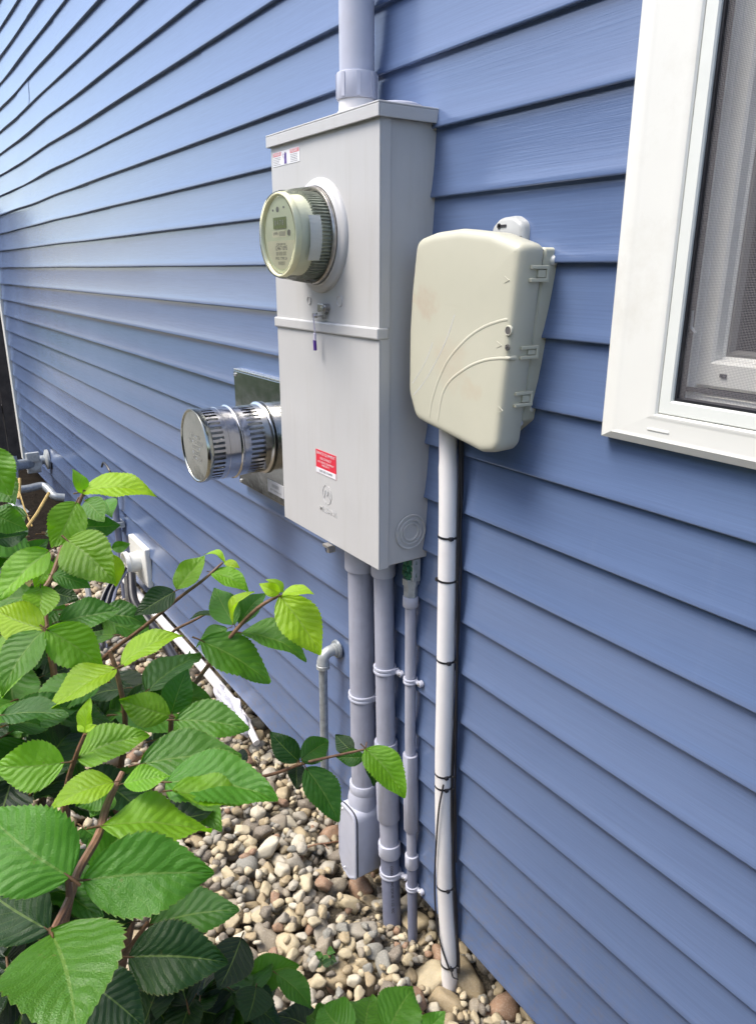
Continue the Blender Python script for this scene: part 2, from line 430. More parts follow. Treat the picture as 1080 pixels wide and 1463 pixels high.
# hedge across the side yard, behind the viewer: it shades the lower wall and shows in the steel and the meter glass
hb = MB(); nxh, nzh = 120, 26; vs = []
for sgn in (0, 1):
    for i in range(nxh+1):
        for j in range(nzh+1):
            x = -11+22*i/nxh; tz = j/nzh; y0_ = -5.6 if sgn == 0 else -7.0
            nn = noise.noise(Vector((x*.9, tz*4, sgn*5)))*.35+noise.noise(Vector((x*3.1, tz*13, sgn*5)))*.22+noise.noise(Vector((x*8, tz*30, 2)))*.10
            vs.append((x, y0_+(nn-.55*tz**3)*(1 if sgn == 0 else -1), tz*(4.6+.5*noise.noise(Vector((x*.6, 0, 1)))+.18*noise.noise(Vector((x*4, 0, 4))))))
fs = []; Q = (nxh+1)*(nzh+1)
for sgn in (0, 1):
    for i in range(nxh):
        for j in range(nzh):
            a = sgn*Q+i*(nzh+1)+j; fs.append((a, a+nzh+1, a+nzh+2, a+1))
for i in range(nxh):
    a = i*(nzh+1)+nzh; fs.append((a, a+nzh+1, Q+a+nzh+1, Q+a))
hb.add(vs, fs); o = hb.obj('hedge', M['hedge'], fix=False); o['kind'] = 'stuff'

# ------------------------------------------------------------------ house wall
EXP = .127
def zline(k): return 2.0064 - EXP*k
X0, X1 = -7.25, 2.6
WX0, WX1, WZ0, WZ1 = -.815, .36, 1.478, 2.93          # window outer edges
house = empty('house_wall', (-2.3, .1, 0), 'long blue vinyl clapboard house wall rising behind the meter, pipes and window', 'wall')
bk = MB()
bk.box(X0+.01, WX0+.05, .006, .12, .10, 5.6); bk.box(WX1-.05, X1, .006, .12, .10, 5.6)
bk.box(WX0+.05, WX1-.05, .006, .12, .10, WZ0+.05); bk.box(WX0+.05, WX1-.05, .006, .12, WZ1-.05, 5.6)
bk.obj('sheathing', M['dark'], house, smooth=False)
fd = MB(); fd.box(X0+.03, X1, .105, .2, -.5, .0995); fd.obj('foundation', M['concrete'], house, smooth=False)
sf = MB(); sf.box(X0-.4, X1, -.35, .2, 5.6, 5.75); sf.obj('soffit', M['soffit'], house, smooth=False)

def board(k, xa, xb, off):
    zb = zline(k); zt = zb+EXP
    if k == 15: zb += .015
    prof = [(.001, zb+.0012), (-.0090, zb+.0004), (-.0122, zb), (-.0134, zb+.0010), (-.0139, zb+.0035), (-.0112, zb+.014), (-.0088, zb+.03),
            (-.0060, zb+.052), (-.0040, zb+.078), (-.0026, zb+.105), (-.0015, zt+.004), (.001, zt+.012)]
    n = max(2, int((xb-xa)/.07)); vs = []; fs = []; m = len(prof)
    for i in range(n+1):
        x = xa+(xb-xa)*i/n
        far = min(1, max(0, (-x-2.6)/3.0)); hi = min(1, max(0, (-k+3)/4))
        wz = noise.noise(Vector((x*1.15, k*.31, 3)))*.0115*far*(.25+.75*hi) + noise.noise(Vector((x*.9, k*1.7, 9)))*.0012
        wy = noise.noise(Vector((x*1.6, k*2.3, 17)))*(.0011+.0035*far*hi)
        for y, z in prof:
            vs.append((x, y-off+wy*min(1, abs(y)/.012), z+wz))
    for i in range(n):
        for j in range(m-1):
            fs.append((i*m+j, (i+1)*m+j, (i+1)*m+j+1, i*m+j+1))
    b = MB(); b.add(vs, fs)
    return b.obj('siding_board', M['siding'], house, angle=50)
seam_px = [(292, 130), (309, 350), (319, 560), (214, 760), (218, 805), (150, 680), (40, 130), (42, 410), (410, 985), (165, 1), (28, 170), (27, 160), (200, 470), (100, 560), (445, 905), (130, 300)]
seams = {}
for u, v in seam_px:
    p = at(u, v, -.01); k = math.ceil((2.0064-p.z)/EXP); seams.setdefault(k, []).append(p.x)
for k in range(-28, 16):
    zb, zt = zline(k), zline(k)+EXP
    xs = sorted(seams.get(k, []) + ([] if seams.get(k) else [-5.2+((k*37) % 23)*.11]) + ([2.0] if k % 2 else [1.4]))
    cuts = [X0+.012] + xs + [X1]
    for i in range(len(cuts)-1):
        a, b_ = cuts[i]-(.02 if i else 0), cuts[i+1]
        off = .0018 if i % 2 else 0
        if zt < WZ1+.02 and zb > WZ0-.02:
            if a < WX0+.02 and b_ > WX0+.02:
                board(k, a, WX0+.02, off)
                if b_ > WX1-.02: board(k, WX1-.02, b_, off)
                continue
            if a >= WX0+.02 and b_ <= WX1-.02: continue
            if a < WX1-.02 and b_ > WX1-.02 and a > WX0: board(k, WX1-.02, b_, off); continue
        board(k, a, b_, off)
ct = MB(); ct.box(X0-.075, X0+.015, -.026, .06, .105, 5.59)
ct.obj('corner_trim', M['white'], house, bevel=.004, smooth=False)

# far side of the corner: dark board fence
fence = empty('board_fence', (-7.95, .3, 0), 'dark brown vertical board fence past the far white house corner trim', 'fence')
for i in range(14):
    y = -.42 + i*.19
    b = MB(); b.box(-8.0+random.uniform(-.004, .004), -7.972+random.uniform(-.004, .004), y, y+.182, -.05, 2.3+random.uniform(-.01, .01))
    b.obj('fence_board', M['fence'], fence, smooth=False)
b = MB(); b.box(-8.06, -8.005, -.42, 2.2, .4, .49); b.box(-8.06, -8.005, -.42, 2.2, 1.8, 1.89); b.obj('fence_rail', M['fence'], fence, smooth=False)

# ------------------------------------------------------------------ window
def ring_parts(name, x0, x1, z0, z1, prof, mat, parent, sb=1.0, sides='lbrt'):
    cs = lambda d: [(x0+d, z0+d*sb), (x1-d, z0+d*sb), (x1-d, z1-d), (x0+d, z1-d)]
    for si, s in enumerate('brtl'):
        if s not in sides: continue
        mb = MB(); vs = []
        for d, y in prof:
            c = cs(d); a = c[si]; b = c[(si+1) % 4]
            vs += [(a[0], y, a[1]), (b[0], y, b[1])]
        n = len(prof); fs = [(2*i, 2*i+1, 2*i+3, 2*i+2) for i in range(n-1)] + [(2*n-2, 2*n-1, 1, 0)]
        fs += [tuple(2*i for i in range(n)), tuple(2*i+1 for i in range(n))[::-1]]
        mb.add(vs, fs); mb.obj(name, mat, parent, smooth=True, angle=25)
win = empty('window', ((WX0+WX1)/2, 0, WZ0), 'white framed window with grey insect screen at the right end of the blue wall', 'window')
ring_parts('casing', WX0, WX1, WZ0, WZ1, [(0, .004), (0, -.020), (.004, -.026), (.028, -.0325), (.034, -.0318), (.040, -.0318), (.088, -.0318), (.094, -.0326), (.104, -.0326), (.106, -.0318), (.1085, -.029), (.109, .004)], M['white'], win, sb=.50)
F0 = .109
ring_parts('screen_frame', WX0+F0, WX1-F0, WZ0+.0555, WZ1-F0, [(0, .0), (0, -.0275), (.0015, -.029), (.019, -.029), (.021, -.026), (.021, 0)], M['white_g'], win)
# sill ledge between lower casing and screen frame
G0 = F0+.0215
ring_parts('screen_spline', WX0+G0, WX1-G0, WZ0+.077, WZ1-G0, [(0, -.002), (0, -.0225), (.0034, -.0225), (.0034, -.002)], M['black'], win)
sm = MB(); sm.add([(WX0+G0, -.017, WZ0+.077), (WX1-G0, -.017, WZ0+.077), (WX1-G0, -.017, WZ1-G0), (WX0+G0, -.017, WZ1-G0)], [(0, 1, 2, 3)])
sm.obj('insect_screen', M['screen'], win, smooth=False)
ring_parts('jamb', WX0+.1085, WX1-.1085, WZ0+.0555, WZ1-.1085, [(0, .006), (0, .05), (.028, .05), (.028, .012), (.020, .010), (.020, .006)], M['white'], win)
ring_parts('sash', WX0+.120, WX1-.120, WZ0+.096, WZ1-.138, [(0, .06), (0, .020), (.004, .016), (.036, .016), (.040, .020), (.042, .034), (.046, .036), (.046, .06)], M['white'], win)
ring_parts('glazing_bead', WX0+.1665, WX1-.1665, WZ0+.1425, WZ1-.1665, [(0, .058), (0, .037), (.004, .0365), (.008, .045), (.008, .058)], M['ink_g'], win)
gp = MB(); gp.box(WX0+.1675, WX1-.1675, .047, .053, WZ0+.1435, WZ1-.1675); gp.obj('pane', M['pane'], win, smooth=False)
sg = MB(); sg.box(WX0+.128, WX1-.128, .0055, .0095, WZ0+.0885, WZ0+.0955); sg.obj('sill_gap', M['dark'], win, smooth=False)  # solid dark strip painting the shade in the gap below the sash
wk = MB(); wk.box(-.640, -.630, .0135, .0158, 1.592, 1.597); wk.obj('weep_hole', M['dark'], win, smooth=False)
cl = MB(); cl.tube([(-.682, -.010, 1.685), (-.681, -.009, 1.662), (-.672, -.009, 1.653)], .0026, 8); cl.obj('screen_latch', M['galv'], win)
ws = MB(); ws.box(WX0+.095, WX0+.135, -.0330, -.030, WZ0+.027, WZ0+.032); ws.obj('weep_cover', M['white'], win, bevel=.003, smooth=False)
rm = MB()
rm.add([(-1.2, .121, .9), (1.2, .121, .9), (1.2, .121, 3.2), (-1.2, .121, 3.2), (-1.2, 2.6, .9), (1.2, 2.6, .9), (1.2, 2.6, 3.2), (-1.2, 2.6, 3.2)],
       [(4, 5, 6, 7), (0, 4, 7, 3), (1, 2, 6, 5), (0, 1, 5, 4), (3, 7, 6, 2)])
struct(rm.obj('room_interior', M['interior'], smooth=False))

# ------------------------------------------------------------------ meter enclosure
BX0, BX1, BY, BZ0, BZ1 = -1.764, -1.303, -.141, 1.096, 2.018
BAND = 1.617
enc = empty('meter_enclosure', ((BX0+BX1)/2, 0, BZ0), 'tall grey steel electrical enclosure mounted on the blue siding, holding the round meter', 'electrical box')
b = MB(); b.box(BX0+.003, BX1-.0025, BY+.003, .004, BZ0+.002, BZ1); b.obj('body', M['paint'], enc, bevel=.003, smooth=False)
def cover(z0, z1, name):
    # folded sheet: front face plus short side returns
    mb = MB(); t = .0025; d = .026
    mb.box(BX0, BX1+.0025, BY-.001, BY+t, z0, z1); mb.box(BX0, BX0+t, BY+t, BY+d, z0, z1); mb.box(BX1-t+.001, BX1+.0025, BY+t, BY+d, z0, z1)
    return mb.obj(name, M['paint'], enc, bevel=.002, smooth=False)
cover(BAND+.010, BZ1-.001, 'upper_cover'); cover(BZ0, BAND-.012, 'lower_cover')
b = MB(); b.box(BX0-.006, BX1+.005, BY-.007, BY+.022, BAND-.013, BAND+.011); b.obj('cover_band', M['paint'], enc, bevel=.0035, smooth=False)
b = MB()
b.box(BX0-.007, BX1+.012, BY-.010, .004, BZ1+.019, BZ1+.023)
b.box(BX0-.007, BX1+.012, BY-.010, BY-.006, BZ1-.004, BZ1+.019)
b.box(BX1+.009, BX1+.012, BY-.006, .004, BZ1-.004, BZ1+.019); b.box(BX0-.007, BX0-.004, BY-.006, .004, BZ1-.004, BZ1+.019)
b.obj('lid', M['paint'], enc, bevel=.002, smooth=False)
# closing plate disc on the lid and hub under the riser
b = MB(); b.lathe([(.0, BZ1+.034), (.05, BZ1+.033), (.058, BZ1+.030), (.06, BZ1+.0235)], (-1.365, -.065), 'z', 40)
b.obj('hub_plate', M['pvc_light'], enc)
b = MB(); b.lathe([(.0, BZ1+.027), (.048, BZ1+.027), (.05, BZ1+.0235)], (-1.37, -.065), 'z', 40)
MX, MZ = -1.536, 1.811
b = MB(); b.lathe([(.1195, BY-.001), (.119, BY-.005), (.116, BY-.009), (.111, BY-.012), (.106, BY-.0135), (.104, BY-.016), (.1025, BY-.017), (.101, BY-.015), (.099, BY-.001)], (MX, MZ), 'y', 96)
b.obj('socket_ring', M['paint'], enc)
for (x, z, r) in ((-1.455, 1.676, .0115), (-1.592, 1.673, .0085)):
    b = MB(); b.lathe([(0, BY-.0016), (r-.0012, BY-.0016), (r-.0008, BY-.0032), (r+.0002, BY-.0032), (r+.0008, BY-.0012)], (x, z), 'y', 32); b.obj('knockout', M['paint'], enc)
prof = []
for r in (.040, .029, .0205):
    prof += [(r+.0022, BX1-.0005), (r+.0012, BX1+.0022), (r-.0012, BX1+.0022), (r-.0022, BX1-.0005)]
b = MB(); b.lathe(prof + [(0.0, BX1-.0008)], (-.052, 1.170), 'x', 48); b.obj('knockout', M['paint'], enc)
# embossed maker's mark on the lower cover
b = MB()
for i in range(20):
    th = 2*math.pi*i/20
    if i in (4, 5, 14): continue
    p0 = (-1.527+.021*math.cos(th), BY-.0015, 1.218+.024*math.sin(th)); th2 = th+2*math.pi/22
    b.tube([p0, (-1.527+.021*math.cos(th2), BY-.0015, 1.218+.024*math.sin(th2))], .0008, 6)
b.tube([(-1.540, BY-.0015, 1.206), (-1.534, BY-.0015, 1.228), (-1.527, BY-.0015, 1.212), (-1.520, BY-.0015, 1.228), (-1.514, BY-.0015, 1.206)], .0008, 6)
b.obj('maker_emblem', M['paint'], enc)
text('embossed_lettering', 'MILBANK', .020, Vector((-1.523, BY-.0010, 1.176)), M['paint'], enc, extrude=.0007, bold=.0001)
# hasps
b = MB(); b.lathe([(0, BY-.016), (.0075, BY-.0155), (.009, BY-.013), (.009, BY-.001)], (-1.506, 1.660), 'y', 24)
b.box(-1.534, -1.500, BY-.0135, BY-.001, 1.650, 1.668); b.box(-1.530, -1.509, BY-.021, BY-.012, 1.640, 1.6445); b.box(-1.551, -1.533, BY-.018, BY-.013, 1.637, 1.648)
b.box(-1.517, -1.508, BY-.012, BY-.004, 1.634, 1.650)
b.obj('hasp', M['zinc'], enc, bevel=.0012, smooth=False)
b = MB(); b.lathe([(0, BY-.0185), (.0035, BY-.018), (.004, BY-.016)], (-1.506, 1.660), 'y', 16); b.obj('rivet', M['zinc_hi'], enc)
b = MB(); b.box(-1.526, -1.500, BY-.018, BY-.002, 1.088, 1.095); b.box(-1.516, -1.504, BY-.012, BY+.006, 1.074, 1.089); b.obj('hasp', M['zinc'], enc, bevel=.0012, smooth=False)
b = MB(); b.tube([(-1.519+.006*math.cos(t), BY-.010, 1.080+.008*math.sin(t)) for t in np.linspace(1.2, 7.2, 14)], .0013, 6); b.obj('hasp_loop', M['dark'], enc)
# warning labels
lb = MB(); lb.box(-1.752, -1.620, BY-.0018, BY-.001, 1.9715, 2.0015); lab = lb.obj('warning_label', M['label_w'], enc, smooth=False)
for x0, x1, s in ((-1.750, -1.710, 'DANGER'), (-1.664, -1.622, 'PELIGRO')):
    q = MB(); q.box(x0, x1, BY-.0022, BY-.0018, 1.9925, 2.0005); q.obj('label_header', M['label_p'], lab, smooth=False)
    text('label_print', s, .0085, Vector(((x0+x1)/2, BY-.0025, 1.9965)), M['label_w'], lab, bold=.0001)
q = MB(); random.seed(3)
for x0, x1 in ((-1.749, -1.712), (-1.663, -1.625)):
    for r_ in range(5):
        x = x0
        while x < x1-.006:
            wd = random.uniform(.003, .008); q.box(x, min(x1, x+wd), BY-.0022, BY-.0018, 1.9745+r_*.0035, 1.9753+r_*.0035); x += wd+.0018
q.obj('label_print', M['ink_g'], lab, smooth=False)
q = MB()
for i, hgt in enumerate((.0085, .0115, .012, .0095)): q.box(-1.693+i*.0027, -1.6912+i*.0027, BY-.0024, BY-.0018, 1.986, 1.986+hgt)
q.box(-1.6935, -1.683, BY-.0024, BY-.0018, 1.9735, 1.9865)
q.tube([(-1.704, BY-.002, 1.999), (-1.700, BY-.002, 1.994), (-1.702, BY-.002, 1.992), (-1.697, BY-.002, 1.986)], .0006, 4)
q.obj('hand_symbol', M['purple'], lab, smooth=False)
lb = MB(); lb.box(-1.578, -1.481, BY-.0018, BY-.001, 1.265, 1.3235); lab = lb.obj('red_label', M['label_r'], enc, smooth=False)
q = MB(); q.box(-1.5775, -1.4815, BY-.0022, BY-.0018, 1.2655, 1.279); q.obj('label_strip', M['label_w'], lab, smooth=False)
text('label_print', 'LINE SIDE  POWER', .0075, Vector((-1.5295, BY-.0025, 1.2722)), M['ink'], lab)
for i, (s, sz) in enumerate((('SERVICE EQUIPMENT', .0095), ('DISCONNECT', .0085), ('NOT SERVICE EQUIPMENT', .0066), ('EMERGENCY', .0066))):
    text('label_print', s, sz, Vector((-1.5295, BY-.0022, (1.3160, 1.3040, 1.2945, 1.2875)[i])), M['label_w'], lab)

# ------------------------------------------------------------------ electric meter
mt = empty('electric_meter', (MX, BY, MZ), 'round glass electric meter with small green display plugged into the grey enclosure', 'electric meter')
b = MB(); b.lathe([(.0905, BY-.016), (.1015, BY-.0185), (.1018, BY-.023), (.0995, BY-.0265), (.0955, BY-.0265)], (MX, MZ), 'y', 96); b.obj('base_ring', M['zinc'], mt)
YF = -.249
b = MB(); b.lathe([(0, BY-.003), (.086, BY-.003), (.0855, -.150), (.083, -.1515)], (MX, MZ), 'y', 64); b.obj('back_plate', M['inner_d'], mt)
b = MB()
def rib(j, th): return (.0007*math.sin(th*75) if 1 <= j <= 6 else 0)
b.lathe([(.0990, -.166), (.0988, -.169), (.0978, -.178), (.0964, -.188), (.0948, -.198), (.0932, -.208), (.092, -.214), (.0912, -.220), (.0892, -.238), (.0868, -.2445), (.0845, YF+.0005), (.0825, YF), (.0800, YF+.0015), (.0785, YF+.006), (.077, YF+.0075), (.0, YF+.0070)], (MX, MZ), 'y', 450, mod=rib)
b.obj('glass_cover', M['glass'], mt, fix=False)
b = MB(); b.lathe([(.0862, -.2335), (.0862, -.2405), (.0838, -.2455), (.0815, -.2455), (.0805, -.2425), (.0800, -.2345)], (MX, MZ), 'y', 96); b.obj('inner_rim', M['label_y'], mt)
b = MB(); b.lathe([(.0840, -.150), (.0830, -.195), (.0800, -.232), (.0785, -.2355), (0, -.2360)], (MX, MZ), 'y', 96); b.obj('inner_housing', M['inner'], mt)
b = MB(); 
for i in range(72):
    th = 2*math.pi*i/72
    Mx = Matrix.Translation((MX, 0, MZ)) @ Matrix.Rotation(th, 4, 'Y')
    b.box(.0825, .0905, -.200, -.152, -.0013, .0013, Mx)
o = b.obj('cooling_fins', M['inner_d'], mt, smooth=False)
b = MB(); b.lathe([(.0775, -.2281), (.0775, -.2300), (0, -.2300)], (MX, MZ), 'y', 96); fp = b.obj('faceplate', M['plate'], mt)
b = MB(); b.box(MX-.031, MX+.027, -.2325, -.2300, MZ+.013, MZ+.036); b.obj('display', M['lcd'], fp, smooth=False)
text('display_digits', '0 4 7 8', .015, Vector((MX-.002, -.2330, MZ+.0245)), M['inner_d'], fp)
b = MB(); b.box(MX-.040, MX+.026, -.2308, -.2300, MZ-.004, MZ+.009); b.obj('nameplate', M['label_y'], fp, smooth=False)
b = MB(); pts = [Vector((MX+.0700*math.cos(t), MZ+.0700*math.sin(t))) for t in np.linspace(math.pi+.16, 2*math.pi-.16, 30)]
b.add([(p.x, -.2309, p.y) for p in pts] + [(p.x, -.2300, p.y) for p in pts], [tuple(range(30))] + [(i, i+1, 31+i, 30+i) for i in range(29)] + [(29, 0, 30, 59)])
b.obj('nameplate', M['label_y'], fp, smooth=False)
b = MB()
for x, z, r in ((-.012, .052, .0055), (.017, .055, .0022), (-.034, .051, .0022), (.038, .004, .0062)): b.lathe([(0, -.2315), (r, -.2315), (r, -.2300)], (MX+x, MZ+z), 'y', 16)
b.obj('optical_port', M['ink_g'], fp)
text('nameplate_print', 'kWh  |||||||||||', .0105, Vector((MX-.006, -.2312, MZ+.0035)), M['ink_g'], fp)
for s, sz, dz in (('CL200 240V 3W', .0065, -.0185), ('124671095', .0130, -.0265), ('||||| |||||||| |||||||', .0085, -.0365), ('FM2S  TYPE 2A', .0085, -.0475), ('|||||||||||||||', .0080, -.0565)):
    text('nameplate_print', s, sz, Vector((MX, -.2312, MZ+dz)), M['ink_g'], fp)
fp.location.y -= .0075
# paper label on the side of the inner housing
vs = []; n = 12
for j, y in enumerate((-.216, -.188)):
    for i in range(n+1):
        th = -.60+1.02*i/n; vs.append((MX+.0912*math.cos(th), y, MZ+.0912*math.sin(th)))
b = MB(); b.add(vs, [(i, i+1, n+2+i, n+1+i) for i in range(n)]); b.obj('side_label', M['label_w'], mt)
# seal tag
sl = empty('seal_tag', (-1.536, BY-.02, 1.64), 'purple plastic seal hanging on a clear wire loop from the enclosure hasp', 'seal')
b = MB(); b.tube(catmull([(-1.526, BY-.017, 1.641), (-1.534, BY-.023, 1.644), (-1.5375, BY-.021, 1.625), (-1.5385, BY-.019, 1.600)], 5), .0010, 6)
b.tube(catmull([(-1.526, BY-.017, 1.641), (-1.532, BY-.024, 1.641), (-1.5345, BY-.021, 1.622), (-1.5365, BY-.019, 1.600)], 5), .0009, 6); b.obj('wire_loop', M['clear'], sl)
b = MB(); b.box(-1.5415, -1.5345, BY-.0215, BY-.0165, 1.5865, 1.603); b.obj('seal_cap', M['clear'], sl, bevel=.001, smooth=False)
Mr = Matrix.Translation((-1.5385, BY-.019, 1.577)) @ Matrix.Rotation(R(-5), 4, 'Y')
b = MB(); b.box(-.0045, .0045, -.0025, .0025, -.013, .0115, Mr); b.obj('seal_body', M['purple'], sl, bevel=.001, smooth=False)

# ------------------------------------------------------------------ service riser above the enclosure
rs = empty('riser_conduit', (-1.510, -.06, BZ1), 'thick grey conduit rising from the top of the grey enclosure', 'conduit')
rx, ry = -1.510, -.060
b = MB(); b.tube([(rx, ry, 2.095), (rx, ry, 5.5)], .0368, 40); b.obj('pipe', M['pvc_light'], rs)
b = MB(); b.lathe([(.0370, 2.1335), (.0425, 2.1335), (.0432, 2.131), (.0432, 2.085), (.042, 2.083), (.038, 2.083)], (rx, ry), 'z', 48)
for i in range(8):
    th = 2*math.pi*i/8+.3; Mx = Matrix.Translation((rx, ry, 0)) @ Matrix.Rotation(th, 4, 'Z'); b.box(.0425, .0446, -.004, .004, 2.086, 2.131, Mx)
b.obj('coupling', M['pvc_light'], rs)
b = MB(); b.lathe([(.0388, 2.0825), (.0388, BZ1+.045), (.043, BZ1+.041), (.043, BZ1+.0235)], (rx, ry), 'z', 48); b.obj('hub', M['white_tube'], rs)
b = MB(); b.lathe([(.0372, 3.0), (.0405, 3.0), (.0405, 3.02), (.0372, 3.02)], (rx, ry), 'z', 40); b.box(rx+.036, rx+.065, -.03, -.014, 3.0, 3.02); b.obj('strap', M['pvc_light'], rs)

# ------------------------------------------------------------------ conduits below the enclosure
def sleeve(mb, x, y, z0, z1, r, x2=None, wall=.004, seg=40):
    x2 = x if x2 is None else x2
    mb.tube([(x2, y, z1-.0005), (x2, y, z1), (x2, y, z1-.0015), (x, y, z0+.0015), (x, y, z0)], [r-wall, r-.0010, r, r, r-.0012], seg)
def strap(x, y, r, z, parent, side=1, wide=.017, tilt=0.0):
    mb = MB()
    prof = [(r+.0005, z-wide/2), (r+.0042, z-wide/2), (r+.0048, z-wide/2+.002), (r+.0042, z-.0015), (r+.0030, z), (r+.0042, z+.0015), (r+.0048, z+wide/2-.002), (r+.0042, z+wide/2), (r+.0005, z+wide/2)]
    mb.lathe(prof, (x, y), 'z', 40)
    xe = x+side*(r+.002); 
    mb.box(min(xe-.002*side, xe+.003*side), max(xe-.002*side, xe+.003*side), y-.002, -.017, z-wide/2+.001, z+wide/2-.001)
    mb.tube([(xe, -.0195, z-tilt*.5), (xe+side*.013, -.0195, z-tilt)], [wide/2-.001, wide/2-.001], 14)
    mb.lathe([(0, -.0235), (.0065, -.0235), (.0082, -.021), (.0085, -.013)], (xe+side*.014, z-tilt), 'y', 20)
    o = mb.obj('strap', M['pvc_light'], parent, angle=35)
    s = MB(); s.lathe([(0, -.0262), (.0030, -.0258), (.0040, -.0235)], (xe+side*.014, z-tilt), 'y', 12); s.obj('screw', M['zinc'], o)
GRP = 'grey conduits below the meter enclosure'
# B: left, thickest
cb = empty('thick_conduit', (-1.517, -.047, .3), 'thickest grey conduit under the enclosure, ending in the boxy elbow fitting', 'conduit', GRP)
xb = lambda z: -1.5265+(1.1-z)*.0115
b = MB(); b.tube([(xb(1.05), -.047, 1.05), (xb(.30), -.047, .30)], .0342, 40); b.obj('pipe', M['pvc'], cb)
b = MB(); b.lathe([(.0365, 1.003), (.0405, 1.003), (.0418, 1.008), (.0418, 1.094)], (xb(1.05), -.047), 'z', 44); b.obj('hub', M['pvc_light'], cb)
strap(xb(.632), -.047, .0342, .632, cb)
# LB fitting
lbx = -1.519
b = MB(); sleeve(b, lbx, -.047, .315, .352, .0392); b.obj('collar', M['pvc_light'], cb)
outline = round_poly([(lbx-.047, .285, .035), (lbx+.047, .285, .035), (lbx+.047, .066, .016), (lbx+.012, .040, .02), (lbx-.030, .052, .02), (lbx-.047, .095, .02)], 8)
loops = []
for d, y in ((.004, -.014), (0, -.022), (0, -.0925), (.001, -.0955), (.004, -.0955)):
    loops.append([(p.x, y, p.y) for p in inset(outline, d)])
b = MB(); b.loft(loops, True, True)
topo = [(.0385, .318), (.041, .300), (.0445, .270), (.044, .20)]
b.tube([(lbx, -.047, .322), (lbx, -.050, .300), (lbx, -.053, .265), (lbx, -.053, .2)], [.0390, .0415, .0405, .036], 32)
b.obj('elbow_body', M['pvc_light'], cb)
b = MB(); b.loft([[(p.x, y, p.y) for p in inset(outline, .0000)] for y in (-.0950, -.0990)], True, True); b.obj('gasket', M['black'], cb)
b = MB(); b.loft([[(p.x, y, p.y) for p in inset(outline, d)] for d, y in ((.0006, -.0988), (.0002, -.1005), (-.0005, -.1035), (.0025, -.1055), (.006, -.1056), (.007, -.1048), (.014, -.1048))], True, True)
cv = b.obj('elbow_cover', M['pvc_light'], cb)
for x, z in ((lbx-.022, .268), (lbx-.012, .066)):
    s = MB(); s.lathe([(0, -.1078), (.0032, -.1072), (.0042, -.1048)], (x, z), 'y', 12); s.obj('screw', M['zinc_hi'], cv)
# C: middle
cc = empty('middle_conduit', (-1.38, -.04, 0), 'middle grey conduit with wide expansion sleeve, its dark foot in the stones', 'conduit', GRP)
xc = lambda z: -1.432+max(0, 1.05-z)*.030+max(0, .55-z)*.034
YC = -.040
b = MB(); b.tube([(xc(1.06), YC, 1.06), (xc(.53), YC, .53)], .0252, 36); b.tube([(xc(.31), YC, .31), (xc(.20), YC, .20)], .0258, 36); b.obj('pipe', M['pvc'], cc)
b = MB(); b.lathe([(.0260, 1.016), (.0298, 1.016), (.0308, 1.020), (.0308, 1.094)], (xc(1.05), YC), 'z', 40); b.obj('hub', M['pvc_light'], cc)
b = MB(); sleeve(b, xc(.302), YC, .302, .542, .0312, xc(.542)); b.obj('expansion_sleeve', M['pvc'], cc)
b = MB(); sleeve(b, xc(.186), YC, .186, .226, .0312, xc(.226)); b.obj('coupling', M['pvc_light'], cc)
b = MB(); b.tube([(xc(.19), YC, .19), (xc(-.1), YC, -.1)], .0262, 36); lo = b.obj('lower_pipe', M['pvc_dark'], cc)
# printed line running down the lower pipe
mat_dir = Vector((xc(0)-xc(.2), 0, -.2)).normalized()
nrm = Vector((CAM.x-xc(.1)+.55, CAM.y-YC, 0)).normalized()
side = nrm.cross(mat_dir).normalized(); 
rot = Matrix((( mat_dir.x, -side.x, nrm.x, 0), (mat_dir.y, -side.y, nrm.y, 0), (mat_dir.z, -side.z, nrm.z, 0), (0, 0, 0, 1)))
if rot.to_3x3().determinant() < 0: rot = Matrix((( mat_dir.x, side.x, nrm.x, 0), (mat_dir.y, side.y, nrm.y, 0), (mat_dir.z, side.z, nrm.z, 0), (0, 0, 0, 1)))
text('printed_line', 'CONDUIT PVC SCH 40  1-1/2  90C', .0100, Vector((xc(.09), YC, .09))+nrm*.0268, M['ink'], lo, rot=rot, sx=1.05, bold=.0002)
strap(xc(.757), YC, .0252, .757, cc, tilt=.004)
strap(xc(.128), YC, .0262, .128, cc, tilt=.0)
# D: thin
cd = empty('thin_conduit', (-1.30, -.026, 0), 'thinnest grey conduit, hanging from the green corroded fitting under the enclosure', 'conduit', GRP)
xd = lambda z: -1.3335+max(0, 1.-z)*.0195+max(0, .6-z)*.026
YD = -.027
b = MB()
random.seed(5)
b.lathe([(.0165, 1.040), (.0168, 1.094)], (xd(1.05), YD), 'z', 8, caps=True)
for i in range(3):
    for k in range(8):
        th = 2*math.pi*(k+.5*(i % 2))/8; b.lathe([(0, 1.046+i*.016), (.0052, 1.048+i*.016), (.0048, 1.058+i*.016), (0, 1.060+i*.016)], (xd(1.05)+.0165*math.cos(th), YD+.0165*math.sin(th)), 'z', 8)
b.obj('fitting_knurl', M['green'], cd)
b = MB(); b.box(xd(1.04)-.006, xd(1.04)+.021, YD-.010, YD+.012, 1.036, 1.094); b.lathe([(.0205, 1.022), (.0205, 1.040)], (xd(1.03), YD), 'z', 6, caps=True); b.lathe([(.0172, .992), (.0172, 1.022)], (xd(1.), YD), 'z', 6, caps=True)
b.obj('metal_fitting', M['galv_l'], cd, smooth=False, bevel=.0012)
b = MB(); sleeve(b, xd(.98), YD, .966, .993, .0192); b.obj('nut', M['pvc_light'], cd)
b = MB(); b.tube([(xd(.99), YD, .99), (xd(.6), YD, .6), (xd(.53), YD, .53)], .0136, 28); b.tube([(xd(.34), YD, .34), (xd(.21), YD, .21)], .0136, 28); b.obj('pipe', M['pvc'], cd)
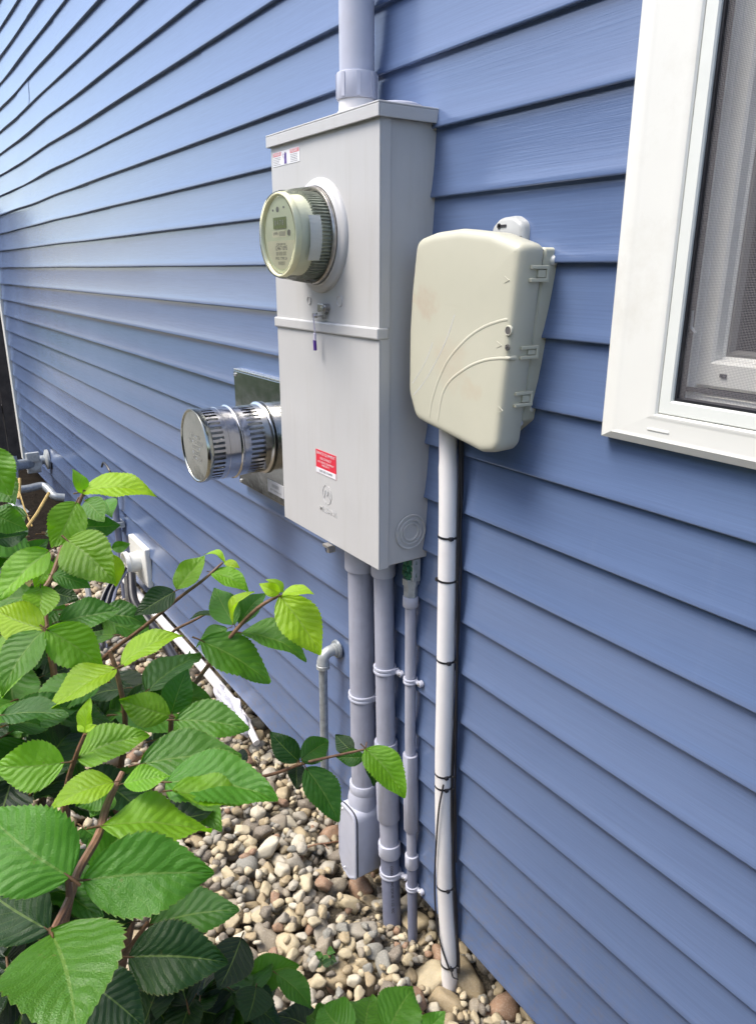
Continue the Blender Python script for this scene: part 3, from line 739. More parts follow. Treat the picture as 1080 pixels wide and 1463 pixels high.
b = MB(); sleeve(b, xd(.322), YD, .322, .552, .0196, xd(.552)); sl_ = b.obj('expansion_sleeve', M['pvc'], cd)
b = MB(); sleeve(b, xd(.203), YD, .203, .243, .0182, xd(.243)); b.obj('coupling', M['pvc_light'], cd)
b = MB(); b.tube([(xd(.21), YD, .21), (xd(-.1), YD, -.1)], .0136, 28); b.obj('lower_pipe', M['pvc_dark'], cd)
strap(xd(.765), YD, .0136, .765, cd, wide=.013); strap(xd(.137), YD, .0136, .137, cd, wide=.013)

# white duct
cw = empty('white_conduit', (-1.13, -.034, 0), 'white plastic conduit running from the beige telephone box down to the stones', 'conduit')
wp = catmull([(-1.206, -.034, 1.47), (-1.200, -.034, 1.38), (-1.192, -.035, 1.25), (-1.186, -.036, 1.05), (-1.181, -.036, .80), (-1.178, -.036, .62), (-1.169, -.036, .43), (-1.154, -.036, .25), (-1.140, -.035, .13), (-1.131, -.034, .05), (-1.124, -.034, -.08)], 6)
def wx(z):
    for a, c in zip(wp, wp[1:]):
        if c.z <= z <= a.z: return a.x+(c.x-a.x)*(a.z-z)/(a.z-c.z)
    return wp[-1].x
b = MB(); b.tube(wp, [.0190 if p.z > 1.36 else .0206 for p in wp], 36); b.obj('tube', M['white_tube'], cw)
for i, z in enumerate((1.191, 1.090, .894, .590, .556, .269, .039)):
    x = wx(z); b = MB(); b.lathe([(.0204, z-.0022), (.0222, z-.0022), (.0222, z+.0022), (.0204, z+.0022)], (x, -.0355), 'z', 32)
    b.tube([(x+.018, -.030, z), (x+.028, -.026, z)], .0022, 8)
    th = R(-125 if i in (1,) else -20); b.box(x+.0215*math.cos(th)-.004, x+.0215*math.cos(th)+.004, -.0355+.0215*math.sin(th)-.004, -.0355+.0215*math.sin(th)+.004, z-.004, z+.004)
    b.obj('cable_tie', M['black'], cw, smooth=False)
ca = empty('black_cables', (-1.16, -.03, .4), 'thin black cables strapped along the right side of the white conduit', 'cable')
zs = [1.46, 1.35, 1.2, 1.1, .95, .8, .62, .5, .35, .2, .08, .02]
random.seed(11)
for j, (dx, r) in enumerate(((.0228, .0032), (.0264, .0026), (.0295, .0019))):
    pts = [(wx(z)+dx+random.uniform(-.002, .002)+(.004 if z > 1.3 else 0), -.024+.006*math.sin(z*9+j*2)*.5, z) for z in zs]
    if j == 2: pts = pts[:9]
    b = MB(); b.tube(catmull(pts, 6), r, 10); b.obj('cable', M['black'], ca)
b = MB(); b.tube(catmull([(wx(.57)+.020, -.052, .575), (wx(.5)+.012, -.060, .50), (wx(.38)+.001, -.062, .38), (wx(.27)-.010, -.061, .27), (wx(.18)-.011, -.060, .18), (wx(.11)+.002, -.060, .11), (wx(.05)+.019, -.050, .045)], 8), .0022, 8); b.obj('cable', M['black'], ca)
b = MB(); b.tube(catmull([(wx(.05)+.020, -.045, .05), (wx(.05)+.035, -.05, .034), (wx(.05)+.05, -.045, .036)], 6), .0018, 8); b.obj('cable', M['black'], ca)

# ------------------------------------------------------------------ telephone box
tb = empty('telephone_box', (-1.1, 0, 1.43), 'beige plastic utility box with rounded cover mounted between grey enclosure and window', 'utility box')
ol = round_poly([(-1.243, 1.796, .030), (-1.185, 1.8075, .05), (-1.115, 1.811, .10), (-1.030, 1.802, .06), (-.953, 1.780, .016), (-.985, 1.425, .040), (-1.03, 1.416, .02), (-1.236, 1.447, .035), (-1.262, 1.50, .05), (-1.263, 1.62, .2), (-1.257, 1.70, .1)], 7)
loops = [[(p.x, y, p.y) for p in inset(ol, d)] for d, y in ((.003, -.040), (0, -.046), (-.001, -.080), (.0005, -.0875), (.003, -.0925), (.007, -.0955), (.014, -.0966))]
c2 = Vector((sum(p.x for p in ol)/len(ol), sum(p.y for p in ol)/len(ol)))
for s, y in ((.97, -.0969), (.6, -.0980), (.25, -.0985)):
    loops.append([((p.x-c2.x)*s+c2.x, y, (p.y-c2.y)*s+c2.y) for p in inset(ol, .014)])
b = MB(); b.loft(loops, True, True); cvr = b.obj('cover', M['beige_c'], tb, angle=60)
z3 = lambda x, y: (560+.2734*x, 300+.2734*y)
from mathutils.bvhtree import BVHTree
bvh = BVHTree.FromPolygons([Vector(v_) for v_ in b.v], b.f)
def rel(pts, r, mat, name, yy=None, sink=.84):
    P = catmull([at(*z3(x, y), -.0975) for x, y in pts], 6)
    if not hasattr(r, '__len__'): r = [r]*len(P)
    for i, p in enumerate(P):
        h = bvh.ray_cast(Vector((p.x, -.2, p.z)), Vector((0, 1, 0)))
        if h[0] is not None: p.y = h[0].y + r[min(i, len(r)-1)]*sink
    mb = MB(); mb.tube(P, r, 12); mb.obj(name, mat, cvr)
rel([(612, 569), (560, 580), (480, 610), (405, 660), (340, 725), (290, 790), (255, 860), (228, 930), (205, 1010), (192, 1100)], [.0010]+[.0060]*53+[.0010], M['beige_c'], 'moulded_ridge', -.0936)
rel([(608, 775), (560, 775), (490, 783), (420, 808), (360, 845), (305, 890), (270, 945), (250, 1020), (236, 1115)], [.0010]+[.0056]*47+[.0010], M['beige_c'], 'moulded_ridge', -.0940)
rel([(330, 545), (300, 640), (262, 730), (210, 830), (160, 910), (112, 965)], .0009, M['label_w'], 'scratch', None, .5)
rel([(215, 690), (190, 760), (155, 830), (106, 905)], .0008, M['label_w'], 'scratch', None, .5)
p = at(727, 472, -.0955); b = MB(); b.lathe([(.0088, -.0940), (.0086, -.0976), (.0074, -.0982), (.0068, -.0978)], (p.x, p.z), 'y', 28); b.obj('lock_rim', M['beige_dark'], cvr)
b = MB(); b.lathe([(0, -.0975), (.0070, -.0975), (.007, -.094)], (p.x, p.z), 'y', 24); b.obj('lock_hole', M['hole'], cvr)  # flat dark disc, its colour stands in for shade inside the hole
p = at(726, 496, -.0955); b = MB(); b.lathe([(0, -.0986), (.0038, -.0986), (.0042, -.0965)], (p.x, p.z), 'y', 20); s_ = b.obj('screw', M['zinc'], cvr)
b = MB(); b.lathe([(.0042, -.0960), (.0046, -.0982), (.0054, -.0982), (.0056, -.0960)], (p.x, p.z), 'y', 20); b.obj('screw_rim', M['ink_g'], s_)
b = MB(); b.box(-.0036, .0036, -.0005, .0005, -.0006, .0006, Matrix.Translation((p.x, -.0987, p.z)) @ Matrix.Rotation(R(-35), 4, 'Y')); b.obj('screw_slot', M['ink'], s_, smooth=False)
for u, v in ((714, 493), (725, 400), (716, 586)):
    p = at(u, v, -.0972); b = MB(); b.tube([(p.x-.008, p.y, p.z+.006), (p.x+.004, p.y, p.z), (p.x-.008, p.y, p.z-.005)], .0006, 6); b.obj('moulded_arrow', M['beige_dark'], cvr)
# base with gasket line
bl = round_poly([(-1.225, 1.77, .02), (-.956, 1.778, .008), (-.988, 1.476, .010), (-1.03, 1.44, .02), (-1.225, 1.45, .02)], 5)
b = MB(); b.loft([[(p.x, y, p.y) for p in inset(bl, d)] for d, y in ((0, .002), (0, -.0315), (.003, -.035), (.012, -.035), (.012, -.0405))], True, True); base = b.obj('base', M['beige'], tb)
gl = inset(ol, .011)
b = MB(); b.loft([[(p.x, y, p.y) for p in gl] for y in (-.034, -.0415)], True, True); b.obj('gasket', M['ink_g'], tb)
for z, dx in ((1.735, .955), (1.603, .967), (1.520, .974)):
    b = MB(); x = -dx; h = .0105 if z != 1.603 else .0085; q = .0032
    b.box(x-.004, x+.004, -.070, -.032, z+h-q, z+h+q); b.box(x-.004, x+.004, -.070, -.032, z-h-q, z-h+q); b.box(x-.004, x+.004, -.0335, -.0275, z-h-q, z+h+q)
    b.obj('latch', M['beige'], tb, bevel=.0015, smooth=False)
    b = MB(); b.box(x-.005, x+.0022, -.052, -.0345, z-h+q+.001, z+h-q-.001); b.obj('latch_tongue', M['beige'], tb, bevel=.001, smooth=False)
lugo = round_poly([(-1.112, 1.790, .004), (-1.106, 1.818, .020), (-1.088, 1.831, .025), (-1.050, 1.833, .025), (-1.026, 1.820, .020), (-1.022, 1.790, .004)], 7)
b = MB(); b.loft([[(p.x, y, p.y) for p in inset(lugo, d)] for d, y in ((0, -.004), (0, -.014), (.002, -.020), (.005, -.024), (.008, -.0255))], True, True); lug = b.obj('mounting_lug', M['lug'], tb)
b = MB(); b.box(-1.086, -1.066, -.0270, -.0255, 1.8145, 1.8185); b.lathe([(0, -.0270), (.0046, -.0270), (.0048, -.0255)], (-1.085, 1.8165), 'y', 14); b.obj('keyhole', M['dark'], lug)
for z, x in ((1.757, -.966), (1.498, -.998)):
    b = MB(); b.lathe([(0, x+.014), (.006, x+.013), (.009, x+.009), (.0095, x-.002)], (-.012, z), 'x', 16); b.obj('bolt', M['white'], tb)
random.seed(2)
b = MB(); ptsf = [(-.990, -.040, 1.476), (-1.000, -.036, 1.462), (-1.003, -.042, 1.448), (-1.000, -.038, 1.436)]
b.tube(catmull(ptsf, 5), [.006+.003*math.sin(i*1.7) for i in range(16)], 8); b.tube(catmull([(-1.012, -.04, 1.455), (-1.006, -.05, 1.447), (-1.016, -.05, 1.441)], 5), .0035, 7)
b.obj('torn_liner', M['cloth'], tb)

# ------------------------------------------------------------------ exhaust vent
vx, vz = -2.130, 1.238
ve = empty('exhaust_vent', (vx, 0, vz), 'shiny slotted stainless steel exhaust vent on a square plate left of the enclosure', 'exhaust vent')
b = MB(); b.box(vx-.188, vx+.188, -.034, .002, vz-.190, vz+.190); pl = b.obj('wall_plate', m_steel('plate steel', (.30, .31, .30), .14, (1, 1, 20)), ve, bevel=.002, smooth=False)
b = MB(); b.box(vx-.196, vx+.190, -.030, .001, vz+.1905, vz+.1955); b.obj('top_flashing', M['zinc_hi'], pl, smooth=False, bevel=.001)
for z in (vz+.178, vz-.180):
    b = MB(); b.lathe([(0, -.040), (.005, -.0385), (.0062, -.034)], (vx-.174, z), 'y', 14); b.obj('screw', M['zinc_hi'], pl)
b = MB(); b.box(vx+.040, vx+.150, -.0362, -.034, vz-.165, vz-.125); lb_ = b.obj('plate_label', M['label_w'], pl, smooth=False)
text('label_print', '||||||||||||||||', .012, Vector((vx+.095, -.0366, vz-.138)), M['ink_g'], lb_)
text('label_print', 'VENT TERMINAL 4 IN', .008, Vector((vx+.095, -.0366, vz-.154)), M['ink_g'], lb_)
def slotted(y0, y1, r, nslot, s0, s1, name):
    """cylinder shell with real slots between s0..s1"""
    mb = MB(); seg = nslot*4; ys = [y0, s0, s1, y1]; vs = []
    for rr in (r, r-.0012):
        for y in ys:
            for k in range(seg):
                th = 2*math.pi*k/seg; vs.append((vx+rr*math.cos(th), y, vz+rr*math.sin(th)))
    fs = []; L = len(ys)*seg
    for q in range(2):
        for j in range(3):
            for k in range(seg):
                if j == 1 and k % 4 in (1, 2): continue
                k2 = (k+1) % seg; fs.append((q*L+j*seg+k, q*L+j*seg+k2, q*L+(j+1)*seg+k2, q*L+(j+1)*seg+k))
    mb.add(vs, fs)
    return mb.obj(name, M['steel'], ve, angle=60)
RV = .1085
slotted(-.2475, -.180, RV, 44, -.2385, -.1965, 'front_sleeve')
slotted(-.178, -.030, RV-.002, 44, -.113, -.066, 'rear_sleeve')
b = MB(); b.lathe([(RV-.003, -.030), (RV-.001, -.034)], (vx, vz), 'y', 96)
for y in (-.141, -.040):
    b.lathe([(RV-.002, y+.007), (RV+.002, y+.005), (RV+.0048, y+.002), (RV+.0048, y-.002), (RV+.002, y-.005), (RV-.002, y-.007)], (vx, vz), 'y', 96)
b.lathe([(RV-.001, -.182), (RV+.0008, -.181), (RV+.0008, -.148)], (vx, vz), 'y', 96)
b.lathe([(RV-.001, -.148), (RV+.0008, -.148)], (vx, vz), 'y', 96)
b.obj('bead', M['steel'], ve)
b = MB(); b.lathe([(RV+.0008, -.232), (RV+.0032, -.234), (RV+.0035, -.2495), (RV+.0018, -.2535), (RV-.0025, -.2535), (RV-.005, -.2505), (0, -.2505)], (vx, vz), 'y', 96)
cap = b.obj('end_cap', m_steel('cap steel', (.40, .41, .36), .12, (1, 1, 1)), ve, angle=30)
for i, s in enumerate(('CAUTION', 'HOT SURFACE', 'DO NOT', 'TOUCH', 'VENT CAP')):
    text('stamped_lettering', s, .0165, Vector((vx+.012, -.2512, vz+.030-.017*i)), M['zinc_hi'], cap, bold=.0003)
b = MB(); b.lathe([(.074, -.03), (.076, -.235), (.05, -.236), (0, -.236)], (vx, vz), 'y', 64); b.obj('inner_pipe', M['galv'], ve)
b = MB(); b.lathe([(.078, -.122), (RV-.004, -.122)], (vx, vz), 'y', 64); b.lathe([(.078, -.05), (RV-.004, -.05)], (vx, vz), 'y', 64); b.obj('baffle', M['dark'], ve)
b = MB()
for t in np.linspace(0, 2*math.pi, 7)[:-1]:
    b.tube([(vx+.085*math.cos(t), -.236, vz+.085*math.sin(t)), (vx+.085*math.cos(t+.35), -.196, vz+.085*math.sin(t+.35))], .002, 6)
b.obj('brace', M['zinc'], ve)

# ------------------------------------------------------------------ galvanised drain pipe with elbow
gx, gy, gz = -1.712, -.062, .672
gp_ = empty('galvanised_pipe', (gx, gy, .2), 'weathered grey metal pipe with elbow coming out of the wall and turning down', 'pipe')
b = MB(); b.tube([(gx, gy, gz-.028), (gx-.004, gy, .26)], .0125, 24); b.obj('drop_pipe', M['galv'], gp_)
arc = [(gx, gy, gz-.040)]+[(gx, gy+.026*(1-math.cos(t)), gz-.022+.026*math.sin(t)) for t in np.linspace(0, math.pi/2, 9)]+[(gx, gy+.042, gz+.004)]
b = MB(); b.tube(arc, [.0185, .0180]+[.0165]*8+[.018], 24)
b.tube([(gx, gy, gz-.046), (gx, gy, gz-.044), (gx, gy, gz-.034), (gx, gy, gz-.032)], [.017, .0198, .0198, .017], 24)
b.tube([(gx, gy+.034, gz+.004), (gx, gy+.036, gz+.004), (gx, gy+.044, gz+.004), (gx, gy+.046, gz+.004)], [.017, .0198, .0198, .017], 24)
b.obj('elbow', M['galv_l'], gp_)
b = MB(); b.tube([(gx, gy+.03, gz+.004), (gx, .01, gz+.004)], .0135, 20); b.lathe([(.013, -.020), (.026, -.019), (.028, -.012)], (gx, gz+.004), 'y', 24); b.obj('wall_stub', M['galv'], gp_)

# ------------------------------------------------------------------ far left things
dp = empty('white_vent_plate', (-3.72, 0, .3), 'square white plastic wall plate with a short round stub near the ground', 'vent')
b = MB(); b.box(-3.862, -3.575, -.034, -.004, .190, .400); b.obj('plate', M['white'], dp, bevel=.006, smooth=False)
b = MB(); b.lathe([(.0, -.085), (.050, -.086), (.056, -.110), (.062, -.110), (.062, -.088), (.052, -.080), (.052, -.034)], (-3.70, .300), 'y', 32); b.obj('stub', M['white'], dp)
b = MB(); b.lathe([(.0, -.0865), (.049, -.0865)], (-3.70, .300), 'y', 24); b.obj('stub_opening', M['label_y'], dp)
pp = empty('ground_pipe', (-3.2, -.03, .06), 'long white plastic pipe lying along the wall base over the stones', 'pipe')
b = MB(); b.tube(catmull([(-4.3, -.05, .13), (-3.9, -.045, .10), (-3.3, -.035, .085), (-2.8, -.030, .078), (-2.48, -.032, .072)], 8), .021, 20); b.obj('tube', M['white_tube'], pp)
b = MB(); b.tube([(-2.5, -.032, .072), (-2.40, -.034, .068), (-2.26, -.05, .045)], [.017, .015, .013], 16); b.obj('end_tube', M['white_tube'], pp)
b = MB(); random.seed(8)
vs = []; NS, NR = 60, 28
for i in range(NS+1):
    t = i/NS; x = -2.66+.34*t; r0 = .024+.020*math.sin(math.pi*t)*(1+.5*math.sin(t*17))
    for k in range(NR):
        th = 2*math.pi*k/NR
        q = r0*.8*(1+.55*noise.noise(Vector((x*16, math.cos(th)*1.6, math.sin(th)*1.6)))+.12*noise.noise(Vector((x*45, math.cos(th)*4, math.sin(th)*4))))
        if i in (0, NS): q = .004
        vs.append((x, -.042-.012*t+q*math.cos(th), .076-.022*t+q*math.sin(th)))
b.add(vs, [(i*NR+k, i*NR+(k+1) % NR, (i+1)*NR+(k+1) % NR, (i+1)*NR+k) for i in range(NS) for k in range(NR)])
tag(b.obj('plastic_wrap', M['cloth']), 'crumpled white plastic wrap at the near end of the ground pipe', 'plastic wrap')
bh = MB(); bh.tube(catmull([(-3.62, -.10, .27), (-3.50, -.13, .17), (-3.38, -.10, .10), (-3.2, -.09, .075), (-3.0, -.10, .06)], 8), .022, 12)
tag(bh.obj('black_hose', M['black']), 'black hose running down beside the white vent stub to the stones', 'hose')
cbx = empty('cable_bundle', (-3.6, -.2, .2), 'loose bundle of dark cables hanging left of the white vent plate', 'cable')
random.seed(4)
for i in range(6):
    o = random.uniform(-.02, .02)
    b = MB(); b.tube(catmull([(-3.66, -.10-i*.006, .30+o), (-3.62, -.18-i*.010, .22+o), (-3.50, -.26-i*.012, .12+o*2), (-3.36+i*.02, -.32-i*.015, .03), (-3.2+i*.03, -.38-i*.02, -.03)], 6), .009, 8)
    b.obj('cable', M['black'] if i % 3 else M['pvc_dark'], cbx)
def board_post(name, base, top, wdt, label):
    mb = MB(); a, c = Vector(base), Vector(top); t = (c-a).normalized(); s = Vector((.95, -.3, 0)).normalized()*wdt/2; d = Vector((.3, .95, 0)).normalized()*.009
    vs = []
    for p in (a, c):
        vs += [p-s-d, p+s-d, p+s+d, p-s+d]
    mb.add(vs, [(0, 1, 2, 3), (4, 7, 6, 5), (0, 4, 5, 1), (1, 5, 6, 2), (2, 6, 7, 3), (3, 7, 4, 0)])
    return tag(mb.obj(name, M['wood'], smooth=False, bevel=.002), label, 'post', 'white posts by the wall')
board_post('white_post', (-3.30, -.36, -.05), (-3.42, -.36, .44), .055, 'taller leaning white weathered board left of the dark cables')
board_post('white_post', (-3.80, -.085, -.05), (-3.79, -.085, .285), .10, 'short white weathered board standing right below the white vent stub')
# electrical riser on the wall left of the plate
er = empty('wall_riser', (-4.02, -.05, .1), 'slim grey pipe with a clamp on the wall left of the white vent plate', 'pipe')
b = MB(); b.tube([(-4.02, -.045, .66), (-4.02, -.045, -.05)], .018, 16); b.obj('pipe', M['pvc_dark'], er)
b = MB(); b.box(-4.07, -3.985, -.075, -.014, .40, .43); b.tube([(-4.02, -.045, .42), (-4.02, -.16, .42)], .014, 12); b.obj('clamp', M['galv'], er, smooth=False)
b = MB(); b.tube(catmull([(-4.02, -.045, .65), (-4.03, -.05, .71), (-4.12, -.055, .74), (-4.2, -.05, .70)], 5), .006, 8); b.obj('loop_wire', M['black'], er)
# gas piping
gm = empty('gas_piping', (-6.0, -.15, .3), 'grey gas pipes with elbows and clamp at the far end of the wall', 'pipe')
def pxs(lst, y=None, d=None): return [at(u, v, y) for u, v in lst] if d is None else [atd(u, v, d) for u, v in lst]
a1 = at(68, 656, -.02); 
b = MB(); b.lathe([(.0, -.045), (.035, -.045), (.075, -.030), (.075, -.014)], (a1.x, a1.z), 'y', 24); b.obj('flange', M['galv_l'], gm)
p_a = Vector((a1.x, -.03, a1.z)); p_b = Vector((a1.x-.02, -.16, a1.z)); p_c = atd(48, 661, 5.75); p_d = atd(17, 666, 5.55)
b = MB(); b.tube([p_a, p_b], .034, 16); b.tube([p_b+Vector((0, .02, 0)), p_c, p_d], .036, 16); b.obj('upper_pipe', M['galv'], gm)
b = MB(); b.tube([p_c+Vector((.05, 0, 0)), p_c-Vector((.06, 0, 0))], .050, 14); b.box(p_c.x-.03, p_c.x+.0, p_c.y-.045, p_c.y+.045, p_c.z-.075, p_c.z+.07); b.box(p_c.x+.05, p_c.x+.07, p_c.y-.05, p_c.y+.03, p_c.z+.02, p_c.z+.085); b.obj('clamp', M['galv_l'], gm, smooth=False, bevel=.004)
b = MB(); b.tube([atd(15, 652, 5.55), atd(17, 666, 5.55), atd(18, 700, 5.5), atd(23, 735, 5.4)], .038, 14); b.obj('down_pipe', M['galv'], gm)
b = MB(); b.tube([atd(20, 726, 5.4), atd(27, 738, 5.4)], [.05, .07], 14); b.obj('valve', M['white_g'], gm)
b = MB(); b.tube(catmull([atd(21, 700, 5.45), atd(40, 698, 5.5), atd(60, 694, 5.55), atd(70, 700, 5.5), atd(78, 709, 5.45), atd(92, 711, 5.45)], 6), .026, 12); b.obj('lower_pipe', M['galv'], gm)
b = MB()
b.tube([atd(28, 684, 5.2), atd(27, 712, 5.1)], .011, 8); b.tube([atd(70, 704, 5.0), atd(52, 735, 4.9), atd(36, 757, 4.8)], .010, 8); b.tube([atd(27, 700, 5.1), atd(36, 730, 5.0), atd(46, 752, 4.9)], .005, 6)
tag(b.obj('dry_sticks', M['twig']), 'dry yellow sticks leaning in front of the grey gas pipes', 'sticks')

# ------------------------------------------------------------------ gravel
def stone_mesh(sub, seed):
    rnd = random.Random(seed); bm = bmesh.new(); bmesh.ops.create_icosphere(bm, subdivisions=sub, radius=1)
    planes = []
    NP = rnd.randint(10, 15)
    for i in range(NP):
        zz = 1-2*(i+.5)/NP; th = i*2.39996; rr_ = math.sqrt(1-zz*zz)
        d = Vector((rr_*math.cos(th)+rnd.gauss(0, .28), rr_*math.sin(th)+rnd.gauss(0, .28), zz+rnd.gauss(0, .28))).normalized(); planes.append((d, rnd.uniform(.60, .86)))
    sx, sy, sz = 1.12, rnd.uniform(.72, 1.0), rnd.uniform(.55, .85); off = Vector((seed*1.3, 0, 0))
    for v in bm.verts:
        d = v.co.normalized(); r = 1.05
        for n, h in planes:
            q = d.dot(n)
            if q > .05:
                t = h/q; k = .04; hh = max(0, k-abs(r-t))/k; r = min(r, t)-hh*hh*k*.25
        r *= 1+.05*noise.noise(d*2.1+off)+.02*noise.noise(d*5+off)
        v.co = Vector((d.x*r*sx, d.y*r*sy, d.z*r*sz))
    me = bpy.data.meshes.new('stone'); bm.to_mesh(me); bm.free()
    me.polygons.foreach_set('use_smooth', [True]*len(me.polygons)); me.materials.append(M['stone']); return me
NV = 14
S2 = [stone_mesh(3, 100+i) for i in range(NV)]
S1 = [stone_mesh(2, 100+i) for i in range(NV)]
GX0, GX1, GY0, GY1 = -4.9, -.25, -1.55, .11
res = .008; nx, ny = int((GX1-GX0)/res), int((GY1-GY0)/res)
H = np.zeros((nx, ny)) - .055
rng = np.random.RandomState(5)
stones = []
def drop(x, y, r, force=False):
    if r > .017 and -.17 < y < .0 and (abs(x+1.385-(y+.04)*.5) < .055 or abs(x+1.29) < .04 or abs(x+1.13) < .035): return
    i, j = int((x-GX0)/res), int((y-GY0)/res); k = max(1, int(r*.9/res))
    i0, i1, j0, j1 = max(0, i-k), min(nx, i+k+1), max(0, j-k), min(ny, j+k+1)
    if i1 <= i0 or j1 <= j0: return
    h = H[i0:i1, j0:j1]; base = np.percentile(h, 74)
    yaw = rng.uniform(0, 6.28); pit = rng.normal(0, .28); rol = rng.normal(0, .28)
    hz = r*.55; z = base+hz*.72
    if not force and z+hz > (.042 if y < -.16 else (.000 if y < -.09 else -.022) ) + (.45*r if r > .019 or y > -.16 else .028): return
    a = (np.arange(i0, i1)*res+GX0-x)[:, None]; c = (np.arange(j0, j1)*res+GY0-y)[None, :]
    q = 1-(a*a+c*c)/(r*.95)**2; topz = z+hz*np.sqrt(np.clip(q, 0, 1))
    H[i0:i1, j0:j1] = np.where(q > 0, np.maximum(h, topz), h)
    stones.append((x, y, z, r, yaw, pit, rol, rng.randint(NV), rng.uniform(.8, 1.15), rng.uniform(.85, 1.2)))
# a few large stones where the photo shows them
big = [(497, 1290, .055), (530, 1335, .036), (392, 1190, .034), (505, 1245, .03), (330, 1270, .034), (313, 1188, .036), (470, 1232, .030), (470, 1315, .030), (550, 1385, .030), (612, 1375, .036),
       (590, 1400, .028), (520, 1385, .034), (560, 1290, .03), (640, 1390, .02), (650, 1405, .022), (655, 1450, .036), (700, 1440, .034), (715, 1410, .032), (600, 1450, .028), (620, 1430, .024), (400, 1330, .032), (436, 1240, .028)]
for layer in range(24000):
    x = rng.uniform(GX0, GX1); y = rng.uniform(GY0, GY1)
    near = x > -2.5
    r = float(np.clip(rng.lognormal(math.log(.0300 if layer < 11000 else .0215), .36), .012, .054))
    drop(x, y, r)
    if layer == 11000:
        for u, v, rr in big:
            p = atz(u, v, .02); rr *= 1.0; drop(p.x, p.y, rr)
for _ in range(14000):
    x = rng.uniform(-3.2, -.5); y = rng.uniform(-.95, .09)
    if H[int((x-GX0)/res), int((y-GY0)/res)] < (-.022 if y < -.13 else -.040): drop(x, y, rng.uniform(.013, .024) if y < -.13 else rng.uniform(.009, .014), True)
def smat(s):
    x, y, z, r, yaw, pit, rol, vi, a, c = s
    return Matrix.Translation((x, y, z)) @ Matrix.Rotation(yaw, 4, 'Z') @ Matrix.Rotation(pit, 4, 'X') @ Matrix.Rotation(rol, 4, 'Y') @ Matrix.Diagonal((r*a, r, r*c, 1))
camf = np.array([list(rt), list(up), list(fw)])
def proj(p):
    q = camf @ (np.array(p)-np.array(CAM)); return 540+FPX*q[0]/q[2], 731.5-FPX*q[1]/q[2], q[2]
vis = []
for idx, s in enumerate(stones):
    u, v, d = proj(s[:3])
    if d > 0 and 230 < u < 800 and 1040 < v < 1475 and not (u < 300 and v < 1100):
        i, j = int((s[0]-GX0)/res), int((s[1]-GY0)/res); i = min(nx-1, max(0, i)); j = min(ny-1, max(0, j))
        buried = H[i, j]-(s[2]+s[3]*.55)
        if buried < s[3]*.15: vis.append((s[3]/d-(.0 if u > 290 else .01), idx))
vis.sort(reverse=True); pick = set(i for _, i in vis[:298])
gb = bpy.data.objects.new('gravel_bed', None)
gm_ = MB(); nxg, nyg = 60, 24
vs = [(GX0+(GX1-GX0)*i/nxg, GY0-.2+(GY1+.01-GY0+.2)*j/nyg, -.046+.006*noise.noise(Vector((i*.5, j*.5, 0)))) for i in range(nxg+1) for j in range(nyg+1)]
gm_.add(vs, [(i*(nyg+1)+j, (i+1)*(nyg+1)+j, (i+1)*(nyg+1)+j+1, i*(nyg+1)+j+1) for i in range(nxg) for j in range(nyg)])
bpy.data.objects.remove(gb)
gb = struct(gm_.obj('gravel_bed', M['grit'], origin=(0, 0, 0)))
for i in pick:
    s = stones[i]; o = bpy.data.objects.new('stone', S2[s[7]]); COL.objects.link(o); o.parent = gb; o.matrix_local = smat(s)
V = []; Fc = []; base_i = 0
bv = []
for me in S1:
    co = np.empty(len(me.vertices)*3); me.vertices.foreach_get('co', co)
    ff = np.empty(len(me.polygons)*3, dtype=np.int64); me.polygons.foreach_get('vertices', ff); bv.append((co.reshape(-1, 3), ff.reshape(-1, 3)))
for i, s in enumerate(stones):
    if i in pick: continue
    co, ff = bv[s[7]]; m = np.array(smat(s)); V.append(co @ m[:3, :3].T + m[:3, 3]); Fc.append(ff+base_i); base_i += len(co)
V = np.concatenate(V); Fc = np.concatenate(Fc)
me = bpy.data.meshes.new('stone_fill'); me.vertices.add(len(V)); me.vertices.foreach_set('co', V.ravel())
me.loops.add(Fc.size); me.loops.foreach_set('vertex_index', Fc.ravel().astype(np.int32)); me.polygons.add(len(Fc))
me.polygons.foreach_set('loop_start', np.arange(0, Fc.size, 3, dtype=np.int32)); me.polygons.foreach_set('loop_total', np.full(len(Fc), 3, dtype=np.int32))
me.update(); me.validate()
o = link('stone', me, M['stone'], gb, origin=(0, 0, 0)); o['kind'] = 'stuff'
print('stones', len(stones), 'picked', len(pick))

